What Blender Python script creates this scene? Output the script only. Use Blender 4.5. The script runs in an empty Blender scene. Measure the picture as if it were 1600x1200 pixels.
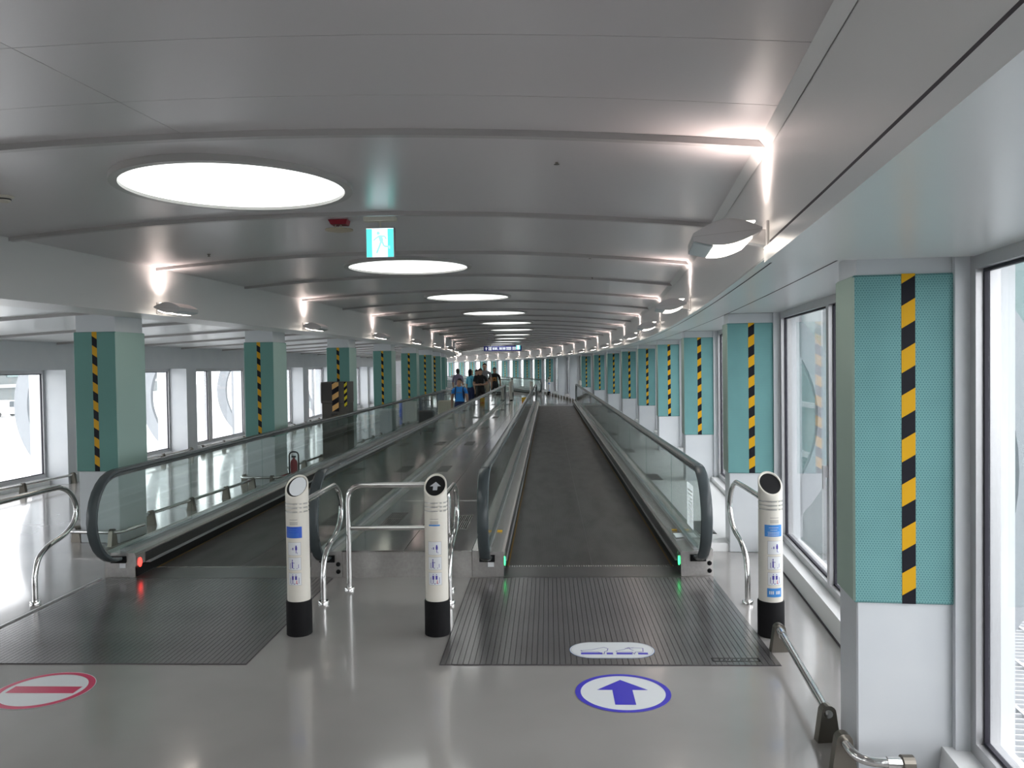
import bpy, bmesh, math, random
from mathutils import Vector, Matrix

random.seed(7)
scene = bpy.context.scene
COL = scene.collection
PI = math.pi

# ------------------------------------------------------------------ camera
CAM_H = 1.7
cam_d = bpy.data.cameras.new('camera')
cam_d.sensor_width = 36.0
cam_d.lens = 36.0 * 1270.0 / 1600.0
cam_d.clip_start = 0.05
cam_d.clip_end = 600
cam = bpy.data.objects.new('camera', cam_d)
COL.objects.link(cam)
def set_cam(yaw, pitch, roll):
    f = Vector((-math.sin(yaw) * math.cos(pitch), math.cos(yaw) * math.cos(pitch), math.sin(pitch)))
    r = Vector((math.cos(yaw), math.sin(yaw), 0))
    u = r.cross(f)
    c, s = math.cos(roll), math.sin(roll)
    r2, u2 = r * c - u * s, r * s + u * c
    m = Matrix((r2, u2, -f)).transposed().to_4x4()
    m.translation = Vector((0, 0, CAM_H))
    cam.matrix_world = m
set_cam(0.044379, -0.023000, math.radians(0.8))
scene.camera = cam

# ------------------------------------------------------------------ world: even overcast sky
world = bpy.data.worlds.new('world')
scene.world = world
world.use_nodes = True
bg = world.node_tree.nodes['Background']
bg.inputs[0].default_value = (0.99, 0.972, 1.0, 1)
bg.inputs[1].default_value = 4.2

scene.view_settings.view_transform = 'Standard'
scene.view_settings.look = 'None'
scene.view_settings.gamma = 1.0
scene.view_settings.use_curve_mapping = False
scene.view_settings.exposure = 0.30

# ------------------------------------------------------------------ lamp strengths
LAMP_UP = 11.5        # watts of each wall lamp's uplight
LAMP_GLOW = 5.5      # emission of each lamp's lower diffuser
SKY_DISC = 1.45      # emission of the round ceiling lights

# ------------------------------------------------------------------ materials
MATS = {}
def mat(name, col, rough=0.5, metal=0.0, emis=None, estr=0.0, spec=0.5, coat=0.0):
    m = bpy.data.materials.new(name); m.use_nodes = True
    b = m.node_tree.nodes['Principled BSDF']
    b.inputs['Base Color'].default_value = (*col, 1)
    b.inputs['Roughness'].default_value = rough
    b.inputs['Metallic'].default_value = metal
    b.inputs['Specular IOR Level'].default_value = spec
    if coat: b.inputs['Coat Weight'].default_value = coat; b.inputs['Coat Roughness'].default_value = 0.06
    if emis:
        b.inputs['Emission Color'].default_value = (*emis, 1)
        b.inputs['Emission Strength'].default_value = estr
    MATS[name] = m
    return m
def nt(m): return m.node_tree.nodes, m.node_tree.links
def add_noise(name, scale, c1, c2, coord='Object', stretch=(1, 1, 1), bump=0.0, detail=3, rough=None):
    """fine colour variation (dirt, grain) on an existing material"""
    m = MATS[name]; N, L = nt(m); b = N['Principled BSDF']
    tc = N.new('ShaderNodeTexCoord'); mp = N.new('ShaderNodeMapping'); mp.inputs['Scale'].default_value = stretch
    nz = N.new('ShaderNodeTexNoise'); nz.inputs['Scale'].default_value = scale; nz.inputs['Detail'].default_value = detail
    rp = N.new('ShaderNodeValToRGB')
    rp.color_ramp.elements[0].position = 0.3; rp.color_ramp.elements[1].position = 0.7
    rp.color_ramp.elements[0].color = (*c1, 1); rp.color_ramp.elements[1].color = (*c2, 1)
    L.new(tc.outputs[coord], mp.inputs[0]); L.new(mp.outputs[0], nz.inputs[0]); L.new(nz.outputs[0], rp.inputs[0])
    L.new(rp.outputs[0], b.inputs['Base Color'])
    if bump:
        bp = N.new('ShaderNodeBump'); bp.inputs['Strength'].default_value = bump; bp.inputs['Distance'].default_value = 0.002
        L.new(nz.outputs[0], bp.inputs['Height']); L.new(bp.outputs[0], b.inputs['Normal'])
    if rough:
        mr = N.new('ShaderNodeMapRange'); mr.inputs['To Min'].default_value = rough[0]; mr.inputs['To Max'].default_value = rough[1]
        L.new(nz.outputs[0], mr.inputs[0]); L.new(mr.outputs[0], b.inputs['Roughness'])
    return m
def glass(name, tint, rough=0.0, ior=1.45, dirt=0.0, dscale=60.0, gpow=5.0):
    m = bpy.data.materials.new(name); m.use_nodes = True; N, L = nt(m)
    N.remove(N['Principled BSDF']); out = N['Material Output']
    tr = N.new('ShaderNodeBsdfTransparent'); tr.inputs[0].default_value = (*tint, 1)
    gl = N.new('ShaderNodeBsdfGlossy'); gl.inputs['Roughness'].default_value = rough
    lw = N.new('ShaderNodeLayerWeight'); lw.inputs[0].default_value = 0.5
    pw = N.new('ShaderNodeMath'); pw.operation = 'POWER'; pw.inputs[1].default_value = gpow; L.new(lw.outputs['Facing'], pw.inputs[0])
    f0 = ((ior - 1) / (ior + 1)) ** 2
    fr = N.new('ShaderNodeMath'); fr.operation = 'MULTIPLY_ADD'; fr.inputs[1].default_value = 1 - f0; fr.inputs[2].default_value = f0; L.new(pw.outputs[0], fr.inputs[0])
    mx = N.new('ShaderNodeMixShader')
    L.new(fr.outputs[0], mx.inputs[0]); L.new(gl.outputs[0], mx.inputs[2])
    if dirt:
        tl = N.new('ShaderNodeBsdfTranslucent'); tl.inputs[0].default_value = (0.75, 0.82, 0.84, 1)
        nz = N.new('ShaderNodeTexNoise'); nz.inputs['Scale'].default_value = dscale; nz.inputs['Detail'].default_value = 4
        tc = N.new('ShaderNodeTexCoord'); L.new(tc.outputs['Object'], nz.inputs[0])
        mr = N.new('ShaderNodeMapRange'); mr.inputs['From Min'].default_value = 0.45; mr.inputs['From Max'].default_value = 0.75
        mr.inputs['To Max'].default_value = dirt; mr.inputs['To Min'].default_value = dirt * 0.15
        L.new(nz.outputs[0], mr.inputs[0])
        m2 = N.new('ShaderNodeMixShader'); L.new(mr.outputs[0], m2.inputs[0]); L.new(tr.outputs[0], m2.inputs[1]); L.new(tl.outputs[0], m2.inputs[2])
        L.new(m2.outputs[0], mx.inputs[1])
    else:
        L.new(tr.outputs[0], mx.inputs[1])
    L.new(mx.outputs[0], out.inputs[0])
    MATS[name] = m
    return m

mat('floor', (0.30, 0.295, 0.28), 0.16, coat=0.35)
add_noise('floor', 1.3, (0.305, 0.293, 0.282), (0.345, 0.333, 0.321), rough=(0.10, 0.22))
mat('ceil', (0.565, 0.54, 0.545), 0.28)
mat('ceil_rib', (0.42, 0.405, 0.40), 0.35)
mat('ceil_void', (0.1, 0.1, 0.1), 0.8)
mat('beam', (0.66, 0.655, 0.645), 0.38)
mat('soffit', (0.66, 0.67, 0.67), 0.28)
mat('white', (0.72, 0.735, 0.745), 0.42)
add_noise('white', 3.0, (0.605, 0.635, 0.665), (0.65, 0.675, 0.695))
mat('sill', (0.82, 0.83, 0.83), 0.35)
mat('joint', (0.07, 0.06, 0.07), 0.8)
mat('alu', (0.52, 0.52, 0.53), 0.38, 0.7)
mat('gasket', (0.02, 0.018, 0.03), 0.6)
mat('steel', (0.60, 0.585, 0.57), 0.24, 0.72)
add_noise('steel', 9.0, (0.57, 0.55, 0.53), (0.66, 0.64, 0.62), stretch=(6, 0.3, 6), rough=(0.16, 0.3))
mat('steel_polished', (0.62, 0.61, 0.60), 0.13, 1.0)
add_noise('steel_polished', 2.2, (0.62, 0.605, 0.595), (0.72, 0.705, 0.69), rough=(0.08, 0.16), bump=0.5)
mat('steel_dark', (0.13, 0.125, 0.125), 0.35, 0.85)
mat('chrome', (0.74, 0.73, 0.72), 0.10, 1.0)
mat('bracket', (0.19, 0.175, 0.15), 0.35, 0.9)
mat('comb', (0.27, 0.265, 0.265), 0.36, 0.6)
add_noise('comb', 3.0, (0.20, 0.195, 0.195), (0.255, 0.25, 0.25), rough=(0.17, 0.27))
mat('comb_edge', (0.25, 0.245, 0.24), 0.3, 0.9)
mat('black', (0.008, 0.008, 0.009), 0.5, spec=0.25)
mat('rubber', (0.007, 0.007, 0.008), 0.7, spec=0.2)
mat('handrail', (0.068, 0.084, 0.09), 0.26)
mat('rail_guide', (0.42, 0.45, 0.46), 0.3, 0.8)
mat('yellow', (0.72, 0.42, 0.02), 0.5)
mat('edge_yellow', (0.30, 0.17, 0.02), 0.5)
mat('cream', (0.80, 0.77, 0.69), 0.4)
mat('silver_band', (0.48, 0.47, 0.45), 0.3, 0.6)
mat('label_blue', (0.03, 0.12, 0.62), 0.45)
mat('label_sky', (0.06, 0.27, 0.68), 0.45)
mat('label_white', (0.80, 0.82, 0.84), 0.45)
mat('label_violet', (0.07, 0.05, 0.36), 0.5)
mat('label_grey', (0.42, 0.40, 0.38), 0.5)
mat('label_red', (0.6, 0.05, 0.08), 0.5)
mat('disc_silver', (0.62, 0.64, 0.68), 0.3, 0.3)
mat('sticker_white', (0.76, 0.80, 0.82), 0.35)
mat('sticker_blue', (0.055, 0.045, 0.55), 0.35)
mat('sticker_red', (0.60, 0.015, 0.10), 0.35)
mat('sky_disc', (0.8, 0.85, 0.82), 0.5, emis=(0.97, 1.0, 0.965), estr=SKY_DISC)
mat('disc_ring', (0.42, 0.41, 0.40), 0.35)
mat('lamp_body', (0.55, 0.54, 0.54), 0.4)
mat('lamp_cap', (0.40, 0.45, 0.46), 0.35)
mat('lamp_glow', (0.9, 0.85, 0.8), 0.5, emis=(1.0, 0.90, 0.80), estr=LAMP_GLOW)
mat('red_lamp', (0.5, 0.02, 0.02), 0.4, emis=(1.0, 0.04, 0.03), estr=3.5)
mat('green_lamp', (0.02, 0.5, 0.1), 0.4, emis=(0.05, 1.0, 0.25), estr=2.6)
mat('exit_white', (0.8, 0.9, 0.95), 0.4, emis=(0.80, 0.95, 1.0), estr=1.25)
mat('exit_teal', (0.1, 0.6, 0.55), 0.4, emis=(0.10, 0.72, 0.66), estr=1.0)
mat('exit_pale', (0.2, 0.7, 0.7), 0.4, emis=(0.34, 0.80, 0.84), estr=1.0)
mat('exit_case', (0.30, 0.25, 0.27), 0.5)
mat('beige_plastic', (0.62, 0.58, 0.50), 0.5)
mat('detector_beige', (0.45, 0.39, 0.29), 0.5)
mat('red_plastic', (0.30, 0.012, 0.03), 0.45)
mat('sign_blue', (0.03, 0.035, 0.22), 0.4, emis=(0.03, 0.035, 0.25), estr=0.12)
mat('sign_white', (0.85, 0.87, 0.9), 0.5, emis=(0.9, 0.95, 1.0), estr=0.45)
mat('machine', (0.075, 0.068, 0.06), 0.5)
mat('machine_dark', (0.035, 0.032, 0.03), 0.5)
mat('fire_red', (0.42, 0.012, 0.03), 0.3)
mat('skin', (0.50, 0.30, 0.21), 0.5)
mat('hair', (0.012, 0.010, 0.012), 0.4)
mat('shoe', (0.05, 0.045, 0.045), 0.5)
mat('cloth_blue', (0.045, 0.33, 0.92), 0.8)
mat('cloth_navy', (0.02, 0.03, 0.10), 0.8)
mat('cloth_black', (0.022, 0.021, 0.023), 0.85)
mat('cloth_grey', (0.24, 0.24, 0.26), 0.85)
mat('cloth_sky', (0.10, 0.44, 0.60), 0.8)
mat('cloth_purple', (0.22, 0.19, 0.28), 0.8)
mat('cloth_khaki', (0.42, 0.38, 0.30), 0.85)
mat('cloth_white', (0.6, 0.58, 0.52), 0.85)
mat('cloth_orange', (0.55, 0.24, 0.06), 0.8)
mat('orange', (0.75, 0.20, 0.02), 0.5)
mat('case_cream', (0.55, 0.52, 0.43), 0.5)
mat('case_dark', (0.06, 0.062, 0.065), 0.4)
mat('concrete', (0.20, 0.205, 0.20), 0.8)
mat('apron', (0.62, 0.63, 0.62), 0.85)
mat('fin', (0.25, 0.265, 0.285), 0.5)
mat('far_white', (0.34, 0.35, 0.36), 0.5)
mat('far_teal', (0.09, 0.145, 0.145), 0.25)
mat('far_wall', (0.10, 0.115, 0.115), 0.7)
mat('grate', (0.45, 0.46, 0.48), 0.45, 0.2)
mat('car_paint', (0.7, 0.71, 0.72), 0.25)
mat('tyre', (0.02, 0.02, 0.02), 0.8)
mat('car_glass', (0.03, 0.04, 0.05), 0.1)
glass('glass_rail', (0.89, 0.945, 0.925), 0.0, 1.45, gpow=6.0)
glass('glass_window', (0.96, 0.975, 0.975), 0.0, 1.45, dirt=0.10, dscale=220.0)

# moving walk tread: fine grooves along the travel direction
def make_tread():
    m = mat('tread', (0.115, 0.11, 0.11), 0.42, 0.5); N, L = nt(m); b = N['Principled BSDF']
    tc = N.new('ShaderNodeTexCoord'); wv = N.new('ShaderNodeTexWave'); wv.wave_type = 'BANDS'; wv.bands_direction = 'X'
    wv.inputs['Scale'].default_value = 34.0
    L.new(tc.outputs['Object'], wv.inputs[0])
    nz = N.new('ShaderNodeTexNoise'); nz.inputs['Scale'].default_value = 6.0; nz.inputs['Detail'].default_value = 5
    mp = N.new('ShaderNodeMapping'); mp.inputs['Scale'].default_value = (1, 0.25, 1)
    L.new(tc.outputs['Object'], mp.inputs[0]); L.new(mp.outputs[0], nz.inputs[0])
    mx = N.new('ShaderNodeMath'); mx.operation = 'MULTIPLY_ADD'; mx.inputs[1].default_value = 0.45
    L.new(wv.outputs[1], mx.inputs[0]); L.new(nz.outputs[0], mx.inputs[2])
    rp = N.new('ShaderNodeValToRGB'); rp.color_ramp.elements[0].color = (0.05, 0.047, 0.047, 1); rp.color_ramp.elements[1].color = (0.145, 0.138, 0.136, 1)
    rp.color_ramp.elements[0].position = 0.35; rp.color_ramp.elements[1].position = 0.95
    L.new(mx.outputs[0], rp.inputs[0]); L.new(rp.outputs[0], b.inputs['Base Color'])
make_tread()

def make_notice():
    m = bpy.data.materials.new('notice'); m.use_nodes = True; N, L = nt(m); N.remove(N['Principled BSDF'])
    a = N.new('ShaderNodeBsdfTranslucent'); a.inputs[0].default_value = (0.85, 0.83, 0.86, 1); b = N.new('ShaderNodeBsdfTransparent'); mx = N.new('ShaderNodeMixShader'); mx.inputs[0].default_value = 0.32
    L.new(b.outputs[0], mx.inputs[1]); L.new(a.outputs[0], mx.inputs[2]); L.new(mx.outputs[0], N['Material Output'].inputs[0]); MATS['notice'] = m
make_notice()
# hazard tape: slanted yellow and black stripes printed on the tape
def make_tape(name, period, slope, ycol, kcol=(0.012, 0.012, 0.018), phase=0.0):
    m = mat(name, ycol, 0.5, spec=0.15); N, L = nt(m); b = N['Principled BSDF']
    tc = N.new('ShaderNodeTexCoord'); sp = N.new('ShaderNodeSeparateXYZ'); L.new(tc.outputs['Object'], sp.inputs[0])
    a = N.new('ShaderNodeMath'); a.operation = 'MULTIPLY_ADD'; a.inputs[1].default_value = -slope
    L.new(sp.outputs[0], a.inputs[0]); L.new(sp.outputs[2], a.inputs[2])
    d = N.new('ShaderNodeMath'); d.operation = 'MULTIPLY_ADD'; d.inputs[1].default_value = 1.0 / period; d.inputs[2].default_value = 10 + phase; L.new(a.outputs[0], d.inputs[0])
    f = N.new('ShaderNodeMath'); f.operation = 'FRACT'; L.new(d.outputs[0], f.inputs[0])
    g = N.new('ShaderNodeMath'); g.operation = 'GREATER_THAN'; g.inputs[1].default_value = 0.5; L.new(f.outputs[0], g.inputs[0])
    mx = N.new('ShaderNodeMix'); mx.data_type = 'RGBA'; mx.inputs[6].default_value = (*kcol, 1); mx.inputs[7].default_value = (*ycol, 1)
    L.new(g.outputs[0], mx.inputs[0]); L.new(mx.outputs[2], b.inputs['Base Color'])
make_tape('tape', 0.18, 0.62, (0.68, 0.37, 0.012))
make_tape('tape_left', 0.18, -0.62, (0.62, 0.34, 0.02))
make_tape('tape_peach', 0.20, 0.62, (0.70, 0.42, 0.16))
make_tape('tape_lemon', 0.12, 0.9, (0.66, 0.55, 0.03))

# teal wall padding with a hexagonal dot weave
def make_pad(name, ca, cb):
    m = mat(name, ca, 0.65, spec=0.3); N, L = nt(m); b = N['Principled BSDF']
    tc = N.new('ShaderNodeTexCoord'); sp = N.new('ShaderNodeSeparateXYZ'); L.new(tc.outputs['Object'], sp.inputs[0])
    def M(op, a, bb=None, c=None):
        n = N.new('ShaderNodeMath'); n.operation = op
        for i, v in enumerate((a, bb, c)):
            if v is None: continue
            if isinstance(v, (int, float)): n.inputs[i].default_value = v
            else: L.new(v, n.inputs[i])
        return n.outputs[0]
    u = M('ADD', sp.outputs[0], sp.outputs[1]); v = sp.outputs[2]; p = 0.0108; q = p * math.sqrt(3)
    def lattice(o):
        fu = M('SUBTRACT', M('FRACT', M('MULTIPLY_ADD', u, 1 / p, 50 + o)), 0.5)
        fv = M('MULTIPLY', M('SUBTRACT', M('FRACT', M('MULTIPLY_ADD', v, 1 / q, 50 + o)), 0.5), math.sqrt(3))
        return M('ADD', M('MULTIPLY', fu, fu), M('MULTIPLY', fv, fv))
    d2 = M('MINIMUM', lattice(0.0), lattice(0.5))
    g = N.new('ShaderNodeMapRange'); g.inputs['From Min'].default_value = 0.05; g.inputs['From Max'].default_value = 0.12
    L.new(d2, g.inputs[0])
    nz = N.new('ShaderNodeTexNoise'); nz.inputs['Scale'].default_value = 4.0; L.new(tc.outputs['Object'], nz.inputs[0])
    mx = N.new('ShaderNodeMix'); mx.data_type = 'RGBA'; mx.inputs[6].default_value = (*cb, 1); mx.inputs[7].default_value = (*ca, 1)
    L.new(g.outputs[0], mx.inputs[0])
    m2 = N.new('ShaderNodeMix'); m2.data_type = 'RGBA'; m2.blend_type = 'MULTIPLY'; m2.inputs[0].default_value = 0.25
    L.new(mx.outputs[2], m2.inputs[6]); L.new(nz.outputs[0], m2.inputs[7])
    L.new(m2.outputs[2], b.inputs['Base Color'])
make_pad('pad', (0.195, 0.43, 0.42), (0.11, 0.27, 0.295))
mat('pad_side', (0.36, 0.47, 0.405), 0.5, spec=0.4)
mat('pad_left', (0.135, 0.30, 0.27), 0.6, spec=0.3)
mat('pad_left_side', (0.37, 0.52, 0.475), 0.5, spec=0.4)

# ------------------------------------------------------------------ mesh builder
class MB:
    def __init__(s): s.v = []; s.f = []; s.m = []; s.sm = []; s.mi = 0; s.smooth = False
    def _add(s, vs, fs):
        o = len(s.v); s.v += [tuple(v) for v in vs]
        for f in fs:
            s.f.append([i + o for i in f]); s.m.append(s.mi); s.sm.append(s.smooth)
        return s
    def box(s, x0, x1, y0, y1, z0, z1):
        return s._add([(x0,y0,z0),(x1,y0,z0),(x1,y1,z0),(x0,y1,z0),(x0,y0,z1),(x1,y0,z1),(x1,y1,z1),(x0,y1,z1)],
                      [(0,3,2,1),(4,5,6,7),(0,1,5,4),(1,2,6,5),(2,3,7,6),(3,0,4,7)])
    def rbox(s, x0, x1, y0, y1, z0, z1, b):
        """box with its twelve edges chamfered by b"""
        vs = []; key = {}
        for sx in (0, 1):
            for sy in (0, 1):
                for sz in (0, 1):
                    X = (x0, x1)[sx]; Y = (y0, y1)[sy]; Z = (z0, z1)[sz]
                    ix = X + b * (1 - 2 * sx); iy = Y + b * (1 - 2 * sy); iz = Z + b * (1 - 2 * sz)
                    for ax, p in (('x', (X, iy, iz)), ('y', (ix, Y, iz)), ('z', (ix, iy, Z))):
                        key[(sx, sy, sz, ax)] = len(vs); vs.append(p)
        fs = []
        k = lambda a, b_, c, ax: key[(a, b_, c, ax)]
        for i in (0, 1):
            fs.append([k(i,0,0,'x'), k(i,1,0,'x'), k(i,1,1,'x'), k(i,0,1,'x')])
            fs.append([k(0,i,0,'y'), k(1,i,0,'y'), k(1,i,1,'y'), k(0,i,1,'y')])
            fs.append([k(0,0,i,'z'), k(1,0,i,'z'), k(1,1,i,'z'), k(0,1,i,'z')])
        for a in (0, 1):
            for c in (0, 1):
                fs.append([k(a,c,0,'x'), k(a,c,1,'x'), k(a,c,1,'y'), k(a,c,0,'y')])
                fs.append([k(a,0,c,'x'), k(a,1,c,'x'), k(a,1,c,'z'), k(a,0,c,'z')])
                fs.append([k(0,a,c,'y'), k(1,a,c,'y'), k(1,a,c,'z'), k(0,a,c,'z')])
                for d in (0, 1):
                    fs.append([k(a,c,d,'x'), k(a,c,d,'y'), k(a,c,d,'z')])
        return s._add(vs, fs)
    def loft(s, rings, cap=True, closed=True):
        n = len(rings[0]); vs = [p for r in rings for p in r]; fs = []
        for i in range(len(rings) - 1):
            for j in range(n if closed else n - 1):
                a = i * n + j; b = i * n + (j + 1) % n
                fs.append((a, b, b + n, a + n))
        if cap and closed:
            fs.append(tuple(range(n))[::-1]); fs.append(tuple((len(rings) - 1) * n + j for j in range(n)))
        return s._add(vs, fs)
    def prism(s, pts, axis, a, b):
        """polygon pts extruded along an axis from a to b"""
        def P(p, t): return {'x': (t, p[0], p[1]), 'y': (p[0], t, p[1]), 'z': (p[0], p[1], t)}[axis]
        return s.loft([[P(p, a) for p in pts], [P(p, b) for p in pts]])
    def tube(s, path, r, n=12, cap=True):
        path = [Vector(p) for p in path]; rings = []
        t0 = (path[1] - path[0]).normalized()
        up = Vector((0, 0, 1)) if abs(t0.z) < 0.9 else Vector((1, 0, 0))
        u = t0.cross(up).normalized()
        for i, p in enumerate(path):
            if i == 0: t = (path[1] - p)
            elif i == len(path) - 1: t = (p - path[i - 1])
            else: t = (path[i + 1] - p).normalized() + (p - path[i - 1]).normalized()
            t.normalize(); u = (u - t * u.dot(t)).normalized(); w = t.cross(u)
            rr = r[i] if isinstance(r, (list, tuple)) else r
            rings.append([p + (u * math.cos(2*PI*j/n) + w * math.sin(2*PI*j/n)) * rr for j in range(n)])
        o = s.smooth; s.smooth = True; s.loft(rings, cap); s.smooth = o
        return s
    def lathe(s, prof, c=(0, 0, 0), n=24, cap=True):
        rings = [[(c[0] + r * math.cos(2*PI*j/n), c[1] + r * math.sin(2*PI*j/n), c[2] + z) for j in range(n)] for r, z in prof]
        o = s.smooth; s.smooth = True; s.loft(rings, cap); s.smooth = o
        return s
    def poly(s, pts): return s._add(pts, [tuple(range(len(pts)))])
    def mesh(s, name, mats, recalc=True, sharp=40):
        me = bpy.data.meshes.new(name); me.from_pydata(s.v, [], s.f)
        mats = mats if isinstance(mats, (list, tuple)) else [mats]
        for x in mats: me.materials.append(MATS[x])
        for p, mi, sm in zip(me.polygons, s.m, s.sm): p.material_index = mi; p.use_smooth = sm
        if recalc:
            b = bmesh.new(); b.from_mesh(me); bmesh.ops.recalc_face_normals(b, faces=b.faces); b.to_mesh(me); b.free()
        if any(s.sm): me.set_sharp_from_angle(angle=math.radians(sharp))
        me.update()
        return me
    def build(s, name, mats, parent=None, loc=None, rotz=0.0, recalc=True, sharp=40):
        return obj(name, s.mesh(name, mats, recalc, sharp), parent, loc, rotz)
def obj(name, me, parent=None, loc=None, rotz=0.0):
    o = bpy.data.objects.new(name, me); COL.objects.link(o)
    if parent: o.parent = parent
    if loc: o.location = loc
    if rotz: o.rotation_euler = (0, 0, rotz)
    return o
def tag(o, label, cat=None, group=None, kind=None):
    o['label'] = label
    if cat: o['category'] = cat
    if group: o['group'] = group
    if kind: o['kind'] = kind
    return o
def thing(name, label, cat, loc=(0, 0, 0), rotz=0.0, group=None, kind=None):
    return tag(obj(name, None, None, loc, rotz), label, cat, group, kind)
def copy_tree(o, parent=None):
    c = o.copy(); COL.objects.link(c); c.parent = parent
    for ch in list(o.children): copy_tree(ch, c)
    return c
def fillet(pts, r, n=6):
    """round the corners of a 3d polyline"""
    pts = [Vector(p) for p in pts]; out = [pts[0]]
    for i in range(1, len(pts) - 1):
        a, b, c = pts[i-1], pts[i], pts[i+1]; rr = r[i] if isinstance(r, dict) else r
        u = (a - b); w = (c - b); rr = min(rr, u.length * 0.49, w.length * 0.49)
        p0 = b + u.normalized() * rr; p1 = b + w.normalized() * rr
        for k in range(n + 1):
            t = k / n; out.append(p0 * (1-t)**2 + b * 2*t*(1-t) + p1 * t*t)
    out.append(pts[-1]); return out
def spline(pts, n=8):
    """Catmull-Rom through 3d points"""
    P = [Vector(p) for p in pts]; P = [P[0]*2 - P[1]] + P + [P[-1]*2 - P[-2]]; out = []
    for i in range(1, len(P) - 2):
        for k in range(n):
            t = k / n; a, b, c, d = P[i-1], P[i], P[i+1], P[i+2]
            out.append(0.5 * ((2*b) + (c-a)*t + (2*a-5*b+4*c-d)*t*t + (3*b-a-3*c+d)*t**3))
    out.append(P[-2]); return out

# ------------------------------------------------------------------ the curved corridor: arc length s, sideways offset d (right +)
RAD, YC, AX = 160.0, 20.3, 2.118
def P(s, d, z=0.0):
    a = s / RAD; r = RAD + d
    return Vector((AX - RAD + r * math.cos(a), YC + r * math.sin(a), z))
def frame_at(s, d, z=0.0): return P(s, d, z), s / RAD
BAY = 3.965
S0 = -16.97
def st(k): return S0 + BAY * k
K0, K1 = -3, 20
SMIN, SMAX = st(K0) - 1.0, st(K1) + 1.0
def frange(a, b, step):
    n = max(1, int(round((b - a) / step))); return [a + (b - a) * i / n for i in range(n + 1)]
def sweep(mb, prof, s0, s1, step=1.0, cap=True):
    return mb.loft([[P(s, d, z) for d, z in prof] for s in frange(s0, s1, step)], cap)
DR, DL = -0.31, -5.38                 # inner faces of the right and left beams
DCL = -5.83                           # inner face of the left column row
def zc(d):                            # underside of the shallow ceiling vault
    t = (d - DR) / (DL - DR)
    return 2.60 + (2.69 - 2.60) * t + 0.13 * 4 * t * (1 - t)

# ------------------------------------------------------------------ floor
m = MB(); sweep(m, [(-9.75, -0.25), (0.62, -0.25), (0.62, 0.0), (-9.75, 0.0)], SMIN, SMAX)
floor = tag(m.build('floor', 'floor'), 'glossy grey resin floor of the passage', 'floor', kind='structure')

# ------------------------------------------------------------------ ceiling: vault panels, ribs, aisle panels
def vault(mb, s0, s1, d0, d1, th, off=0.0, nd=14, ns=2):
    ds = [d0 + (d1 - d0) * i / nd for i in range(nd + 1)]
    rings = []
    for s in frange(s0, s1, (s1 - s0) / ns):
        rings.append([P(s, d, zc(d) - off) for d in ds] + [P(s, d, zc(d) - off + th) for d in reversed(ds)])
    mb.smooth = True; mb.loft(rings); mb.smooth = False
    return mb
m = MB()
sweep(m, [(DR + 0.1, 2.86), (DL - 0.1, 2.86), (DL - 0.1, 2.90), (DR + 0.1, 2.90)], SMIN, SMAX, 2.0)
ceiling = tag(m.build('ceiling', 'ceil_void'), 'low vaulted ceiling of grey metal panels and cross ribs', 'ceiling', kind='structure')
SJ = [st(k) + h * BAY / 2 for k in range(K0, K1 + 1) for h in (0, 1)]
for i in range(len(SJ) - 1):
    a, b = SJ[i], SJ[i + 1]
    if abs(b - st(0)) < 0.01 or abs(a - st(-1)) < 0.01:      # the nearest field is made of narrower sheets
        cuts = [a] + [b - 0.47 - 0.575 * q for q in (2, 1, 0)] + [b]
        if cuts[1] <= a + 0.05: cuts.pop(1)
        for q in range(len(cuts) - 1):
            g0 = 0.012 if q == 0 else 0.0018; g1 = 0.012 if q == len(cuts) - 2 else 0.0018
            for (d0, d1) in ((DR - 0.002, -2.885), (-2.889, DL + 0.002)):
                vault(MB(), cuts[q] + g0, cuts[q+1] - g1, d0, d1, 0.025, nd=8, ns=1).build('ceiling_panel', 'ceil', ceiling)
    else:
        vault(MB(), a + 0.012, b - 0.012, DR - 0.002, DL + 0.002, 0.025).build('ceiling_panel', 'ceil', ceiling)
for i, s in enumerate(SJ):
    vault(MB(), s - 0.022, s + 0.022, DR - 0.001, DL + 0.001, 0.06, off=0.028, ns=1).build('ceiling_rib', 'ceil_rib', ceiling)
# lower ceiling over the left aisle, falling towards the outer wall
def za(d): return 2.30 + (2.13 - 2.30) * (d + 5.85) / (-9.15 + 5.85)
for i in range(len(SJ) - 1):
    a, b = SJ[i] + 0.01, SJ[i + 1] - 0.01
    m = MB(); sweep(m, [(-5.80, za(-5.8)), (-9.2, za(-9.2)), (-9.2, za(-9.2) + 0.04), (-5.80, za(-5.8) + 0.04)], a, b, 2.0)
    m.build('aisle_panel', 'soffit', ceiling)
for s in SJ:
    m = MB(); m.loft([[P(q, d, z) for d, z in ((-5.82, za(-5.82) - 0.03), (-9.15, za(-9.15) - 0.03), (-9.15, za(-9.15) + 0.05), (-5.82, za(-5.82) + 0.05))] for q in (s - 0.025, s + 0.025)])
    m.build('aisle_rib', 'ceil_rib', ceiling)
m = MB(); sweep(m, [(-5.7, 2.5), (-9.9, 2.5), (-9.9, 2.55), (-5.7, 2.55)], SMIN, SMAX, 2.0)
m.build('roof_slab', 'ceil_void', ceiling)

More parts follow.
